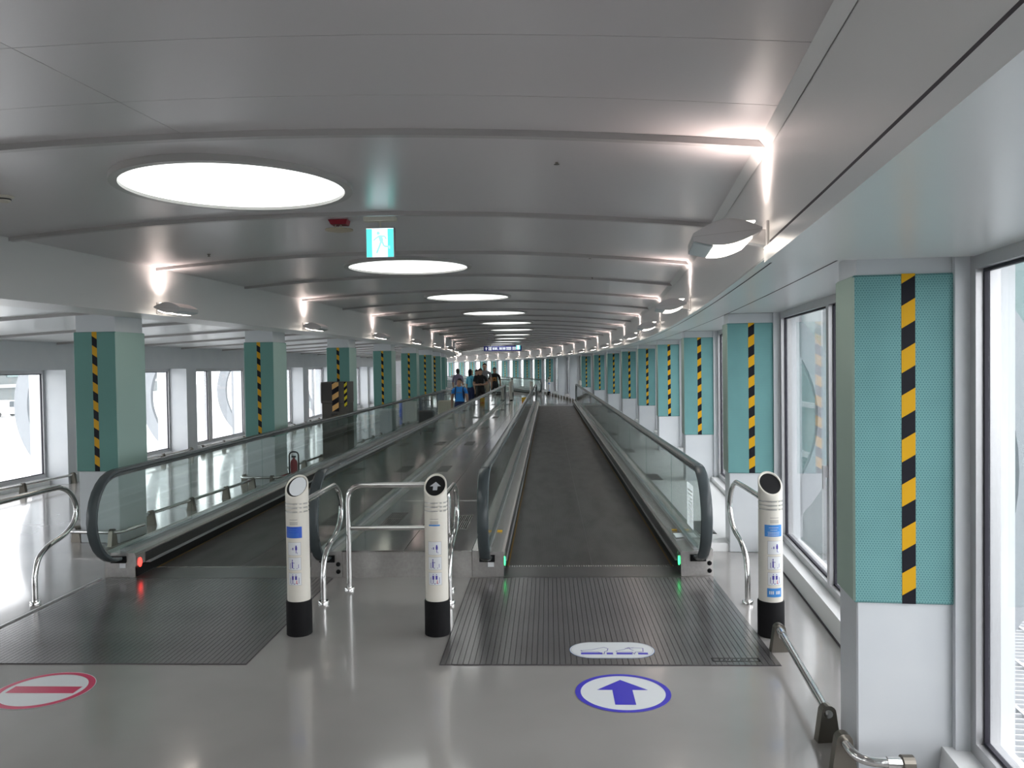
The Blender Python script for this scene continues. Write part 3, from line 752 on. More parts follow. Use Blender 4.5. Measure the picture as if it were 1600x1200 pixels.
# ------------------------------------------------------------------ bollards
def wrap(mb, u0, u1, z0, z1, r, a0=0.0, n=6):
    """patch on the bollard surface; u in metres along the curve, 0 faces -y, positive to +x"""
    rows = []
    for i in range(n + 1):
        u = u0 + (u1 - u0) * i / n; t = u / r - PI/2 + a0
        rows.append(((r * math.cos(t), r * math.sin(t), z0), (r * math.cos(t), r * math.sin(t), z1)))
    for i in range(n): mb.poly([rows[i][0], rows[i+1][0], rows[i+1][1], rows[i][1]])
def bollard(name, label, loc, rotz, face, variant, group=None, a0=-0.05):
    R = 0.0725; o = thing('bollard', label, 'bollard', loc, rotz, group); n = 40
    def cut(r, y): return 0.945 + 0.92 * y
    b = MB(); b.smooth = True
    ring = lambda r, z: [(r * math.cos(2*PI*j/n), r * math.sin(2*PI*j/n), z) for j in range(n)]
    rcut = lambda r, dz=0: [(r * math.cos(2*PI*j/n), r * math.sin(2*PI*j/n), cut(r, r * math.sin(2*PI*j/n)) + dz) for j in range(n)]
    rings = [ring(R, 0.20)]
    for zg in (0.793, 0.818, 0.843): rings += [ring(R, zg - 0.006), ring(R - 0.003, zg - 0.004), ring(R - 0.003, zg + 0.004), ring(R, zg + 0.006)]
    rings += [ring(R, 0.86), rcut(R), rcut(R - 0.003, 0.003), rcut(R - 0.009, 0.003), rcut(R - 0.010, -0.006)]
    b.loft(rings); body = b.build('tube', 'cream', o)
    for zg in (0.793, 0.818, 0.843):
        s = MB()
        for (u0, u1) in ((-0.10, 0.022), (0.036, 0.05), (0.062, 0.10)): wrap(s, u0, u1, zg - 0.004, zg + 0.004, R + 0.0006, n=8)
        s.build('silver_band', 'silver_band', body, recalc=False)
    d = MB(); rr = R - 0.010
    d.poly([(rr * math.cos(2*PI*j/n), rr * math.sin(2*PI*j/n), cut(rr, rr * math.sin(2*PI*j/n)) - 0.004) for j in range(n)])
    disc = d.build('top_disc', 'black' if face != 'silver' else 'black', o, recalc=False)
    k = 0.92; sl = math.sqrt(1 + k*k)
    def on_disc(u, v, h): return (u, v / sl - h * k / sl, cut(0, v / sl) - 0.004 + h / sl)
    if face == 'arrow':
        a = MB(); a.poly([on_disc(u, v - 0.004, 0.0008) for u, v in ((-0.014, -0.030), (0.014, -0.030), (0.014, 0.002), (0.036, 0.002), (0.0, 0.038), (-0.036, 0.002), (-0.014, 0.002))])
        a.build('arrow', 'label_grey' if False else 'disc_silver', disc, recalc=False)
    if face == 'silver':
        a = MB(); a.poly([on_disc(0.005 + 0.053 * math.cos(2*PI*j/n), 0.005 + 0.076 * math.sin(2*PI*j/n), 0.0008) for j in range(n)])
        a.build('face_plate', 'disc_silver', disc, recalc=False)
    sl_ = MB(); sl_.lathe([(R + 0.004, 0.0), (R + 0.0085, 0.004), (R + 0.0085, 0.215), (R + 0.005, 0.222), (R, 0.222)], n=40)
    sl_.build('rubber_sleeve', 'rubber', o)
    # printed labels
    lab = MB(); rp = R + 0.0007
    t = MB()
    for z in (0.742, 0.726, 0.719, 0.712): wrap(t, -0.028, 0.026, z, z + 0.0035, rp, a0)
    t.build('small_print', 'label_grey', body, recalc=False)
    if variant == 'thin':
        q = MB(); wrap(q, -0.036, 0.036, 0.700, 0.709, rp, a0); q.build('blue_label', 'label_sky', body, recalc=False)
    else:
        q = MB(); wrap(q, -0.062, 0.052, 0.628, 0.700, rp, a0, 10); bl_ = q.build('blue_label', 'label_blue' if variant == 'deep' else 'label_sky', body, recalc=False)
        q = MB()
        for z, w in ((0.682, 0.030), (0.668, 0.022), (0.654, 0.038), (0.645, 0.036), (0.636, 0.038)): wrap(q, -0.005 - w, -0.005 + w, z, z + 0.002, rp + 0.0004, a0)
        q.build('label_print', 'label_sky' if variant == 'deep' else 'label_white', bl_, recalc=False)
    if variant == 'sky':
        q = MB(); wrap(q, -0.048, 0.045, 0.255, 0.310, rp, a0, 10); b2 = q.build('blue_label', 'label_sky', body, recalc=False)
        q = MB()
        for i_ in range(7):
            if i_ == 3: continue
            wrap(q, -0.036 + 0.0105 * i_, -0.0295 + 0.0105 * i_, 0.273, 0.293, rp + 0.0004, a0, 1)
        q.build('label_print', 'label_white', b2, recalc=False)
    for i_, (z0, z1) in enumerate(((0.518, 0.602), (0.424, 0.506), (0.328, 0.408))):
        q = MB(); wrap(q, -0.044, 0.044, z0, z1, rp, a0, 8); fr = q.build('pictogram', 'label_grey', body, recalc=False)
        q = MB(); wrap(q, -0.0425, 0.0425, z0 + 0.0015, z1 - 0.0015, rp + 0.0003, a0, 8); q.build('pictogram_field', 'label_white', fr, recalc=False)
        f = MB(); rq = rp + 0.0007
        W = lambda a_, b_, c_, d_: wrap(f, a_, b_, z0 + c_, z0 + d_, rq, a0, 2)
        if i_ == 0:
            W(0.008, 0.020, 0.035, 0.055); W(0.010, 0.018, 0.055, 0.064); W(0.012, 0.016, 0.015, 0.035); W(-0.010, -0.004, 0.035, 0.050); W(-0.020, -0.018, 0.036, 0.044); W(0.020, 0.022, 0.010, 0.02)
        elif i_ == 1:
            W(-0.026, 0.020, 0.010, 0.014); W(-0.016, -0.008, 0.014, 0.055); W(-0.015, -0.009, 0.058, 0.068); W(-0.028, -0.025, 0.014, 0.045); W(0.026, 0.029, 0.014, 0.038); W(-0.006, 0.002, 0.045, 0.049)
        else:
            W(-0.022, 0.020, 0.008, 0.012); W(-0.017, -0.005, 0.036, 0.060); W(0.004, 0.016, 0.036, 0.060); W(-0.013, -0.009, 0.063, 0.071); W(0.008, 0.012, 0.063, 0.071); W(-0.013, -0.009, 0.012, 0.036); W(-0.029, -0.026, 0.012, 0.05); W(0.027, 0.030, 0.012, 0.05)
        f.build('pictogram_figure', 'label_violet', fr, recalc=False)
        if i_ == 2:
            f = MB(); wrap(f, 0.008, 0.020, z0 + 0.012, z0 + 0.015, rq, a0, 1); wrap(f, 0.012, 0.016, z0 + 0.015, z0 + 0.032, rq, a0, 1); f.build('pictogram_cross', 'label_red', fr, recalc=False)
    return o
BR = 0.081
bol = {}
bol['silver'] = bollard('bollard', 'cream bollard with a silver face and deep blue label', (-1.612, 5.11, 0), 0, 'silver', 'deep')
bol['arrow'] = bollard('bollard', 'cream bollard with a grey arrow on its black slanted top', (-0.722, 5.11, 0), 0, 'arrow', 'thin', a0=-0.02)
bol['black'] = bollard('bollard', 'cream bollard with a plain black top and two blue labels', (1.367, 5.09, 0), 0, 'black', 'sky', a0=0.10)
def place(o, x, y, rz, label, group=None, z=0.0):
    c = copy_tree(o); c.location = (x, y, z); c.rotation_euler = (0, 0, rz); c['label'] = label
    if 'group' in c: del c['group']
    if group: c['group'] = group
    return c
# the same posts at the far end of the walks, seen from behind, and at the next pair of walks
gF = 'bollards at the far end of the moving walks'
for x in (1.367, -0.722, -1.612): place(bol['black'], x, YF + 1.45, PI, 'cream bollard turned away at the far end of the moving walks', gF)
place(bol['silver'], -3.766, 5.11, 0, 'cream bollard holding the curved rail beside the no entry sticker')

# ------------------------------------------------------------------ chrome barrier rails
def flange(parent, x, y): MB().lathe([(0.038, 0.0), (0.038, 0.022), (0.034, 0.027), (0.0195, 0.027)], (x, y, 0), 20).build('foot_flange', 'chrome', parent)
def s_rail(x, label, y0=5.19, fl=1, base=0.0, group=None):
    r = thing('barrier_rail', label, 'railing', (x, base, 0), 0 if fl > 0 else PI, group)
    pts = [(0, y0, 0.812), (0, 5.95, 0.812), (0, 6.10, 0.80), (0, 6.22, 0.735), (0, 6.285, 0.62), (0, 6.25, 0.51), (0, 6.12, 0.435), (0, 5.93, 0.395), (0, 5.80, 0.33), (0, 5.75, 0.22), (0, 5.745, 0.10), (0, 5.745, 0.0)]
    MB().tube(spline(pts, 6), 0.0195, 14).build('bent_tube', 'chrome', r)
    flange(r, 0, 5.745)
    return r
s_rail(-1.633, 'bent chrome barrier rail behind the bollard with the silver face')
s_rail(-0.722, 'bent chrome barrier rail behind the arrow bollard')
s_rail(1.383, 'bent chrome barrier rail behind the bollard with two blue labels', y0=5.17)
s_rail(-3.766, 'bent chrome barrier rail beside the left edge of the dark floor plate')
for x in (1.383, -0.722, -1.633): s_rail(x, 'bent chrome barrier rail at the far end of the moving walks', fl=-1, base=YF + YN, group='far barrier rails')
u = thing('barrier_rail', 'chrome barrier hoop with two bars across the steel deck front', 'railing', (0, 6.1, 0))
MB().tube(fillet([(-1.532, 0, 0), (-1.532, 0, 0.805), (-0.765, 0, 0.805), (-0.765, 0, 0)], 0.12, 8), 0.0195, 14).build('hoop_tube', 'chrome', u)
MB().tube([(-1.515, 0, 0.477), (-0.78, 0, 0.477)], 0.017, 14).build('mid_bar', 'chrome', u)
flange(u, -1.532, 0); flange(u, -0.765, 0)

# ------------------------------------------------------------------ low floor rails with trapezoid brackets
def bracket_mesh():
    pts = [(-0.052, 0.0), (0.052, 0.0), (0.034, 0.125)] + [(0.033 * math.cos(t), 0.132 + 0.033 * math.sin(t)) for t in [PI * i / 8 for i in range(9)]] + [(-0.034, 0.125)]
    return MB().prism(pts, 'y', -0.022, 0.022).mesh('bracket', 'bracket')
BRK = bracket_mesh()
def low_rail(label, pts, brk, group=None, sleeves=(), r=0.019):
    o = thing('floor_rail', label, 'railing', (pts[0][0], pts[0][1], 0), 0, group)
    off = Vector((pts[0][0], pts[0][1], 0))
    path = [Vector((p[0], p[1], p[2] if len(p) > 2 else 0.132)) - off for p in pts]
    MB().tube(fillet(path, 0.09, 6) if len(path) > 2 else path, r, 12).build('rail_tube', 'chrome', o)
    for (x, y, a) in brk: obj('bracket', BRK, o, (x - off.x, y - off.y, 0), a)
    for a, b in sleeves: MB().tube([Vector(a) - off, Vector(b) - off], r + 0.005, 14).build('sleeve', 'chrome', o)
    return o
low_rail('straight steel floor rail between two brackets beside the bollard with two blue labels', [(1.338, 4.83), (1.225, 3.63)], [(1.335, 4.80, 0.09), (1.228, 3.66, 0.09)], sleeves=(((1.336, 4.80, 0.132), (1.324, 4.68, 0.132)),))
low_rail('bent steel floor rail wrapping the foot of a padded column', [(1.200, 3.42), (1.195, 3.20), (1.385, 3.185)], [(1.200, 3.385, 0.0), (1.375, 3.186, PI/2)], sleeves=(((1.30, 3.192, 0.132), (1.372, 3.187, 0.132)),))
low_rail('straight steel floor rail below the tall window next to a padded column', [(1.505, 3.07), (1.33, 0.6)], [(1.503, 3.04, 0.07), (1.42, 1.86, 0.07), (1.335, 0.66, 0.07)])
for k in (1, 2):      # rails around the feet of the near left columns
    lo, a = frame_at(st(k), DCL); c = lambda x, y: tuple((lo + Matrix.Rotation(a, 3, 'Z') @ Vector((x, y, 0)))[:2])
    low_rail('steel floor rail around the column foot %s' % ('near the red signal lamp' if k == 1 else 'beside the small red extinguisher'),
             [c(-0.50, 0.40), c(-0.50, -0.10), c(0.06, -0.10), c(0.06, 0.30)], [(*c(-0.50, 0.05), a), (*c(-0.02, -0.10), a + PI/2)])
for k in (1, 2, 3, 4, 5):     # between the columns of the left row
    p0 = P(st(k) + 0.85, DCL - 0.22); p1 = P(st(k + 1) - 0.25, DCL - 0.22); a = (st(k) + 2) / RAD
    mid = [p0 + (p1 - p0) * t for t in (0.03, 0.35, 0.68, 0.97)]
    low_rail('steel floor rail on brackets between the padded columns of the aisle', [tuple(p0[:2]), tuple(p1[:2])], [(q.x, q.y, a) for q in mid], 'floor rails between the left columns')
for k in range(1, 6):         # along the aisle windows
    p0 = P(st(k) + 0.72, -9.12); p1 = P(st(k + 1) + 0.32, -9.12); a = (st(k) + 2) / RAD
    mid = [p0 + (p1 - p0) * t for t in (0.02, 0.33, 0.66, 0.98)]
    low_rail('steel floor rail on brackets along the aisle windows', [tuple(p0[:2]), tuple(p1[:2])], [(q.x, q.y, a) for q in mid], 'floor rails along the aisle windows')
for k in (8, 9, 10):          # beyond the walks on the right
    p0 = P(st(k) + 0.1, -0.12); p1 = P(st(k + 1) - 0.1, -0.12); a = (st(k) + 2) / RAD
    mid = [p0 + (p1 - p0) * t for t in (0.02, 0.25, 0.5, 0.75, 0.98)]
    low_rail('steel floor rail on brackets along the plain white columns', [tuple(p0[:2]), tuple(p1[:2])], [(q.x, q.y, a) for q in mid], 'floor rails at the far bend')

# ------------------------------------------------------------------ next pair of moving walks, turned with the passage
AL = 0.24
def to2(x, y):
    v = Matrix.Rotation(AL, 2) @ Vector((x + 0.729, y - 5.13)); return (-2.0 + v.x, 44.7 + v.y)
def second(o, label, group=None):
    c = copy_tree(o); x, y = to2(o.location.x, o.location.y)
    c.location = (x, y, 0); c.rotation_euler = (0, 0, AL); c['label'] = label
    for ch in list(c.children_recursive):
        if ch.name.startswith('signal_lamp'): bpy.data.objects.remove(ch)
    if 'group' in c: del c['group']
    if group: c['group'] = group
    return c
second(walk_r, 'distant moving walk nearer the windows on the far bend')
second(walk_l, 'distant moving walk nearer the aisle on the far bend')
second(dk, 'steel deck between the distant moving walks')
for kx in ('silver', 'arrow', 'black'): second(bol[kx], 'cream bollard in front of the distant moving walks', 'bollards of the distant moving walks')

# ------------------------------------------------------------------ floor stickers
def disc(mb, cx, cy, r0, r1, z, n=64):
    if r0 <= 0: mb.poly([(cx + r1 * math.cos(2*PI*j/n), cy + r1 * math.sin(2*PI*j/n), z) for j in range(n)]); return mb
    for j in range(n):
        a, b = 2*PI*j/n, 2*PI*(j+1)/n
        mb.poly([(cx + r0*math.cos(a), cy + r0*math.sin(a), z), (cx + r1*math.cos(a), cy + r1*math.sin(a), z), (cx + r1*math.cos(b), cy + r1*math.sin(b), z), (cx + r0*math.cos(b), cy + r0*math.sin(b), z)])
    return mb
fs = thing('floor_sticker', 'round white floor sticker with a blue arrow and blue ring', 'floor sticker', (0.366, 4.186, 0))
disc(MB(), 0, 0, 0, 0.246, 0.0012).build('field', 'sticker_white', fs, recalc=False)
disc(MB(), 0, 0, 0.218, 0.246, 0.0018).build('ring', 'sticker_blue', fs, recalc=False)
MB().poly([(-0.052, -0.155, 0.0018), (0.052, -0.155, 0.0018), (0.052, 0.03, 0.0018), (0.133, 0.03, 0.0018), (0.0, 0.165, 0.0018), (-0.133, 0.03, 0.0018), (-0.052, 0.03, 0.0018)]).build('arrow', 'sticker_blue', fs, recalc=False)
fs = thing('floor_sticker', 'round white no entry floor sticker with a red bar and red ring', 'floor sticker', (-2.712, 4.19, 0))
disc(MB(), 0, 0, 0, 0.250, 0.0012).build('field', 'sticker_white', fs, recalc=False)
disc(MB(), 0, 0, 0.212, 0.246, 0.0018).build('ring', 'sticker_red', fs, recalc=False)
MB().poly([(-0.185, -0.045, 0.0018), (0.185, -0.045, 0.0018), (0.185, 0.045, 0.0018), (-0.185, 0.045, 0.0018)]).build('bar', 'sticker_red', fs, recalc=False)
fs = thing('floor_sticker', 'rounded white footwear warning sticker on the fluted floor plate', 'floor sticker', (0.357, 4.795, 0.0066))
def stadium(hl, r, z, n=20):
    return [(hl + r*math.cos(t), r*math.sin(t), z) for t in [-PI/2 + PI*i/n for i in range(n+1)]] + [(-hl + r*math.cos(t), r*math.sin(t), z) for t in [PI/2 + PI*i/n for i in range(n+1)]]
MB().poly(stadium(0.115, 0.135, 0.0)).build('edge', 'label_sky', fs, recalc=False)
MB().poly(stadium(0.1145, 0.1335, 0.0005)).build('field', 'sticker_white', fs, recalc=False)
q = MB()
def line2(mb, pts, w, z):
    for (a, b) in zip(pts[:-1], pts[1:]):
        a, b = Vector(a), Vector(b); t = (b - a).normalized(); nn = Vector((-t.y, t.x)) * w / 2; a = a - t * w * .4; b = b + t * w * .4
        mb.poly([(*(a - nn), z), (*(b - nn), z), (*(b + nn), z), (*(a + nn), z)])
line2(q, stadium(0.113, 0.127, 0)[0:] and [p[:2] for p in stadium(0.113, 0.127, 0)] + [stadium(0.113, 0.127, 0)[0][:2]], 0.0025, 0.001)
q.build('outline', 'label_grey', fs, recalc=False)
q = MB()
for a, b in ((-0.185, -0.06), (-0.035, 0.002), (0.022, 0.115), (0.148, 0.205)): q.poly([(a, -0.075, 0.001), (b, -0.075, 0.001), (b, -0.045, 0.001), (a, -0.045, 0.001)])
q.build('blue_bars', 'sticker_blue', fs, recalc=False)
q = MB()
line2(q, [(-0.185, -0.012), (-0.175, -0.03), (-0.12, -0.035), (-0.085, -0.035), (-0.05, -0.07), (-0.045, -0.03), (-0.03, -0.02), (-0.022, 0.02), (-0.045, 0.045), (-0.08, 0.025), (-0.12, 0.0), (-0.185, -0.012)], 0.004, 0.0012)
q.build('shoe_outline', 'label_violet', fs, recalc=False); q = MB()
line2(q, [(0.022, -0.02), (0.03, -0.038), (0.115, -0.035), (0.125, -0.07), (0.135, -0.035), (0.18, -0.03), (0.185, 0.03), (0.10, 0.04), (0.075, 0.01), (0.022, -0.02)], 0.004, 0.0012)
line2(q, [(0.085, 0.02), (0.105, 0.035), (0.11, 0.01), (0.125, -0.01)], 0.004, 0.0012); line2(q, [(0.08, 0.03), (0.10, 0.02), (0.13, 0.035)], 0.003, 0.0012)
q.build('shoe_outline', 'label_violet', fs, recalc=False)
fs = thing('name_plate', 'small dark outlined plate on the corner of the fluted floor plate', 'name plate', (1.045, 4.64, 0.0066))
q = MB(); line2(q, [(-0.13, -0.025), (0.13, -0.025), (0.13, 0.025), (-0.13, 0.025), (-0.13, -0.025)], 0.009, 0.0)
for i_ in range(8): line2(q, [(-0.095 + 0.024 * i_, -0.010), (-0.085 + 0.024 * i_, 0.010)], 0.005, 0.0); line2(q, [(-0.098 + 0.024 * i_, 0.011 * (-1) ** i_), (-0.082 + 0.024 * i_, 0.011 * (-1) ** i_)], 0.004, 0.0)
q.build('plate_print', 'black', fs, recalc=False)

# ------------------------------------------------------------------ ceiling fixtures
def exit_sign(x, y, ztop, label, w=0.205, h=0.215, rz=0.0, drop=0.075):
    o = thing('exit_sign', label, 'sign', (x, y, ztop), rz)
    MB().rbox(-0.115, 0.115, -0.035, 0.035, -0.03, 0.0, 0.003).build('mount_box', 'beige_plastic', o)
    MB().lathe([(0.008, -drop), (0.008, -0.03)], n=10).build('stem', 'beige_plastic', o)
    b = MB().box(-w/2, w/2, -0.017, 0.03, -drop - h, -drop).build('sign_case', 'exit_case', o)
    e = 0.006; z1, z0 = -drop - e, -drop - h + e
    MB().box(-w/2 + e, w/2 - e, -0.0185, -0.017, z0, z1).build('sign_face', 'exit_white', o)
    f = MB(); Y = -0.0195
    for (a_, b_) in ((-w/2 + e, -w/2 + 0.046), (w/2 - 0.048, w/2 - e)):
        MB().box(a_, b_, Y, -0.0186, z0, z1 - 0.004).build('sign_side', 'exit_teal', o)
    f = MB(); zc_ = (z0 + z1) / 2
    def limb(pts, w_):
        for (a, b_) in zip(pts[:-1], pts[1:]):
            a, b_ = Vector(a), Vector(b_); t = (b_ - a).normalized(); nn = Vector((-t.y, t.x)) * w_ / 2
            f.poly([(p.x, Y - 0.0004, p.y) for p in (a - nn, b_ - nn, b_ + nn, a + nn)])
    Z = lambda v: zc_ + v
    f.poly([(-0.012 + 0.012 * math.cos(2*PI*j/14), Y - 0.0004, Z(0.067) + 0.012 * math.sin(2*PI*j/14)) for j in range(14)])
    limb([(0.0, Z(0.052)), (0.012, Z(0.01))], 0.028)
    limb([(0.0, Z(0.05)), (-0.03, Z(0.03)), (-0.047, Z(0.015))], 0.010); limb([(0.008, Z(0.045)), (0.034, Z(0.045)), (0.045, Z(0.025))], 0.010)
    limb([(0.010, Z(0.012)), (-0.006, Z(-0.03)), (-0.025, Z(-0.075))], 0.014); limb([(0.014, Z(0.012)), (0.028, Z(-0.025)), (0.066, Z(-0.03))], 0.013); limb([(0.066, Z(-0.022)), (0.066, Z(-0.045))], 0.012)
    f.build('running_man', 'exit_pale', o, recalc=False)
    return o
exit_sign(-1.178, 5.76, zc(-2.5) - 0.001, 'small lit green running man sign hanging under the ceiling')
exit_sign(-1.43, 39.6, 2.745, 'distant lit green running man sign beside the blue hanging sign', drop=0.0301 + 0.04)
# fire detector: red block over a beige dish
o = thing('fire_detector', 'red fire detector block over a beige dish on the ceiling', 'detector', (-1.51, 5.90, zc(-2.9) - 0.001))
MB().prism([(-0.068, 0.0), (0.072, 0.0), (0.062, -0.035), (-0.05, -0.035)], 'y', -0.05, 0.05).build('red_block', 'red_plastic', o)
c_ = MB()
for x in (-0.03, 0.03): c_.tube([(x * 0.6, -0.02, -0.035), (x, -0.02, -0.066)], 0.004, 8)
c_.tube([(0, 0.02, -0.035), (0, 0.02, -0.066)], 0.004, 8); c_.build('wire_cage', 'beige_plastic', o)
MB().lathe([(0.001, -0.062), (0.10, -0.066), (0.102, -0.072), (0.06, -0.080), (0.001, -0.082)], n=32).build('dish', 'detector_beige', o)
o = thing('smoke_detector', 'small beige smoke detector on the ceiling above the aisle side', 'detector', (-3.22, 4.72, zc(-4.5) + 0.006))
MB().lathe([(0.055, 0.0), (0.055, -0.012), (0.04, -0.022), (0.036, -0.040), (0.02, -0.045), (0.001, -0.045)], n=24).build('detector_body', 'beige_plastic', o)
MB().lathe([(0.0405, -0.023), (0.0405, -0.031), (0.036, -0.031)], n=24, cap=False).build('sensor_slots', 'machine_dark', o)
for (x, y, dd) in ((0.056, 4.02, -1.33), (0.40, 7.55, -1.22), (0.52, 9.35, -1.23), (-3.05, 7.25, -4.66), (0.36, 11.5, -1.55), (0.5, 15.4, -1.55)):
    o = thing('sprinkler_head', 'tiny brass sprinkler head on a ceiling panel', 'sprinkler', (x, y, zc(dd) + 0.002), 0, 'sprinkler heads')
    MB().lathe([(0.016, 0.0), (0.016, -0.004), (0.007, -0.006), (0.007, -0.018), (0.014, -0.020), (0.014, -0.022), (0.001, -0.022)], n=14).build('sprinkler_body', 'bracket', o)
# blue hanging sign
o = thing('hanging_sign', 'blue hanging direction sign with arrow, pictogram and white lettering', 'sign', (-2.21, 40.0, 2.66), 0.05)
MB().box(-0.93, 0.93, -0.05, 0.05, -0.25, 0.0).build('sign_board', 'sign_blue', o)
for x in (-0.6, 0.6): MB().tube([(x, 0, 0.0), (x, 0, 0.12)], 0.012, 8).build('hanger', 'steel_dark', o)
g = MB(); Y = -0.0515
def sq(a, b, c, d): g.poly([(a, Y, c), (b, Y, c), (b, Y, d), (a, Y, d)])
g.poly([(-0.87, Y, -0.12), (-0.75, Y, -0.12), (-0.81, Y, -0.05)]); sq(-0.83, -0.79, -0.20, -0.12)
g.build('arrow', 'sign_white', o, recalc=False)
g = MB(); sq(-0.70, -0.54, -0.205, -0.045); pg = g.build('pictogram', 'sign_white', o, recalc=False)
Y = -0.0522; g = MB(); sq(-0.68, -0.655, -0.19, -0.06); sq(-0.585, -0.56, -0.19, -0.06); sq(-0.635, -0.605, -0.085, -0.06); g.build('pictogram_figure', 'sign_blue', pg, recalc=False)
Y = -0.0515; g = MB()
def glyph(x, w, h0, h1, kind):
    t = 0.016
    sq(x, x + w, h1 - t, h1); sq(x, x + w, (h0 + h1) / 2 - t / 2, (h0 + h1) / 2 + t / 2)
    if kind % 2: sq(x, x + t, h0, h1)
    if kind % 3: sq(x + w - t, x + w, h0, h1)
    sq(x + w * 0.4, x + w * 0.4 + t, h0, h1); sq(x, x + w, h0, h0 + t)
for i_ in range(3): glyph(-0.49 + 0.082 * i_, 0.07, -0.185, -0.07, i_ + 1)
sq(-0.245, -0.225, -0.20, -0.17)
for i_ in range(4): glyph(-0.18 + 0.082 * i_, 0.07, -0.185, -0.07, i_ + 2)
for r_, z in ((0, -0.085), (1, -0.16)):
    for i_ in range(11):
        if i_ == 5: continue
        sq(0.18 + 0.05 * i_, 0.215 + 0.05 * i_, z - 0.035, z + 0.028)
g.build('lettering', 'sign_white', o, recalc=False)

# ------------------------------------------------------------------ things on the aisle side
o = thing('cabinet', 'dark grey cabinet with yellow and black tape on its edges', 'cabinet', (-3.945, 14.72, 0), 0.02)
MB().rbox(-0.20, 0.27, 0.0, 0.5, 0.0, 1.05, 0.006).build('body', 'machine', o)
hd = MB().rbox(-0.215, 0.275, -0.012, 0.51, 1.05, 1.44, 0.006).build('head_unit', 'machine', o)
MB().box(-0.205, 0.02, -0.016, -0.012, 1.10, 1.42).build('dark_screen', 'machine_dark', hd)
f = MB()
for i_ in range(12): f.box(-0.228, -0.214, 0.0, 0.45, 1.09 + i_ * 0.027, 1.10 + i_ * 0.027)
f.build('cooling_fins', 'machine_dark', hd)
MB().box(-0.005, 0.115, -0.021, -0.0165, 0.90, 1.435).build('hazard_tape', 'tape_peach', o)
MB().box(0.215, 0.268, -0.0165, -0.0125, 0.99, 1.44).build('hazard_tape', 'tape_lemon', o)
MB().rbox(-0.03, 0.09, -0.02, 0.0, 0.62, 0.86, 0.004).build('service_panel', 'machine_dark', o)
o = thing('fire_extinguisher', 'small red fire extinguisher in a dark hoop stand by a padded column', 'extinguisher', (-3.79, 11.9, 0))
MB().lathe([(0.05, 0.02), (0.052, 0.03), (0.052, 0.30), (0.04, 0.335), (0.018, 0.35), (0.016, 0.375)], n=20).build('cylinder', 'fire_red', o)
MB().box(-0.03, 0.03, -0.01, 0.01, 0.375, 0.40).build('valve_lever', 'black', o)
MB().tube(fillet([(-0.07, 0, 0), (-0.07, 0, 0.46), (0.07, 0, 0.46), (0.07, 0, 0)], 0.068, 8), 0.011, 10).build('hoop_stand', 'black', o)
MB().lathe([(0.09, 0.0), (0.09, 0.015), (0.05, 0.02)], n=24).build('base', 'black', o)

def suitcase(label, loc, rz, w, d, h, mt, m2, handle=0.25):
    o = thing('suitcase', label, 'suitcase', loc, rz)
    MB().rbox(-w/2, w/2, -d/2, d/2, 0.06, h, 0.03).build('shell', mt, o)
    f = MB()
    for i_ in range(6): f.box(-w/2 + 0.05 + i_ * (w - 0.1) / 5 - 0.006, -w/2 + 0.05 + i_ * (w - 0.1) / 5 + 0.006, -d/2 - 0.006, -d/2, 0.12, h - 0.06)
    f.build('shell_ribs', mt, o)
    for sx in (-1, 1):
        for sy in (-1, 1):
            q = MB(); q.smooth = True
            q.loft([[(sx * (w/2 - 0.05) + t, sy * (d/2 - 0.05) + 0.028 * math.cos(2*PI*j/12), 0.031 + 0.028 * math.sin(2*PI*j/12)) for j in range(12)] for t in (-0.012, 0.012)])
            q.build('wheel', 'tyre', o)
    MB().tube(fillet([(-w*0.28, d*0.3, h - 0.02), (-w*0.28, d*0.3, h + handle), (w*0.28, d*0.3, h + handle), (w*0.28, d*0.3, h - 0.02)], 0.03, 4), 0.009, 8).build('pull_handle', m2, o)
    return o
suitcase('black wheeled suitcase riding on the moving walk with the red lamp', (-3.05, 20.2, 0.004), 0.1, 0.40, 0.26, 0.60, 'case_dark', 'steel_dark')
suitcase('cream wheeled suitcase riding beside the boy in blue', (-2.98, 23.6, 0.004), -0.1, 0.44, 0.30, 0.70, 'case_cream', 'steel_dark')
# blue bag with an orange flap standing in the aisle
o = thing('travel_bag', 'blue travel bag with an orange flap standing in the aisle', 'bag', (-4.62, 26.8, 0), 0.1)
MB().rbox(-0.32, 0.32, -0.16, 0.16, 0.0, 0.62, 0.05).build('bag_body', 'label_blue', o)
MB().rbox(0.08, 0.30, -0.175, -0.155, 0.38, 0.64, 0.006).build('flap', 'orange', o)
MB().tube(fillet([(-0.15, 0, 0.60), (-0.15, 0, 0.80), (0.15, 0, 0.80), (0.15, 0, 0.60)], 0.06, 4), 0.012, 8).build('handle', 'cloth_navy', o)
# small yellow caution block at the far end of the deck
o = thing('caution_sign', 'small yellow caution block on the far end of the steel deck', 'sign', (-0.97, 32.4, 0.2186))
MB().prism([(-0.06, 0.0), (0.06, 0.0), (0.012, 0.20), (-0.012, 0.20)], 'x', -0.09, 0.09).build('board', 'yellow', o)
MB().box(-0.085, 0.085, -0.063, -0.058, 0.0, 0.03).build('base_strip', 'orange', o)

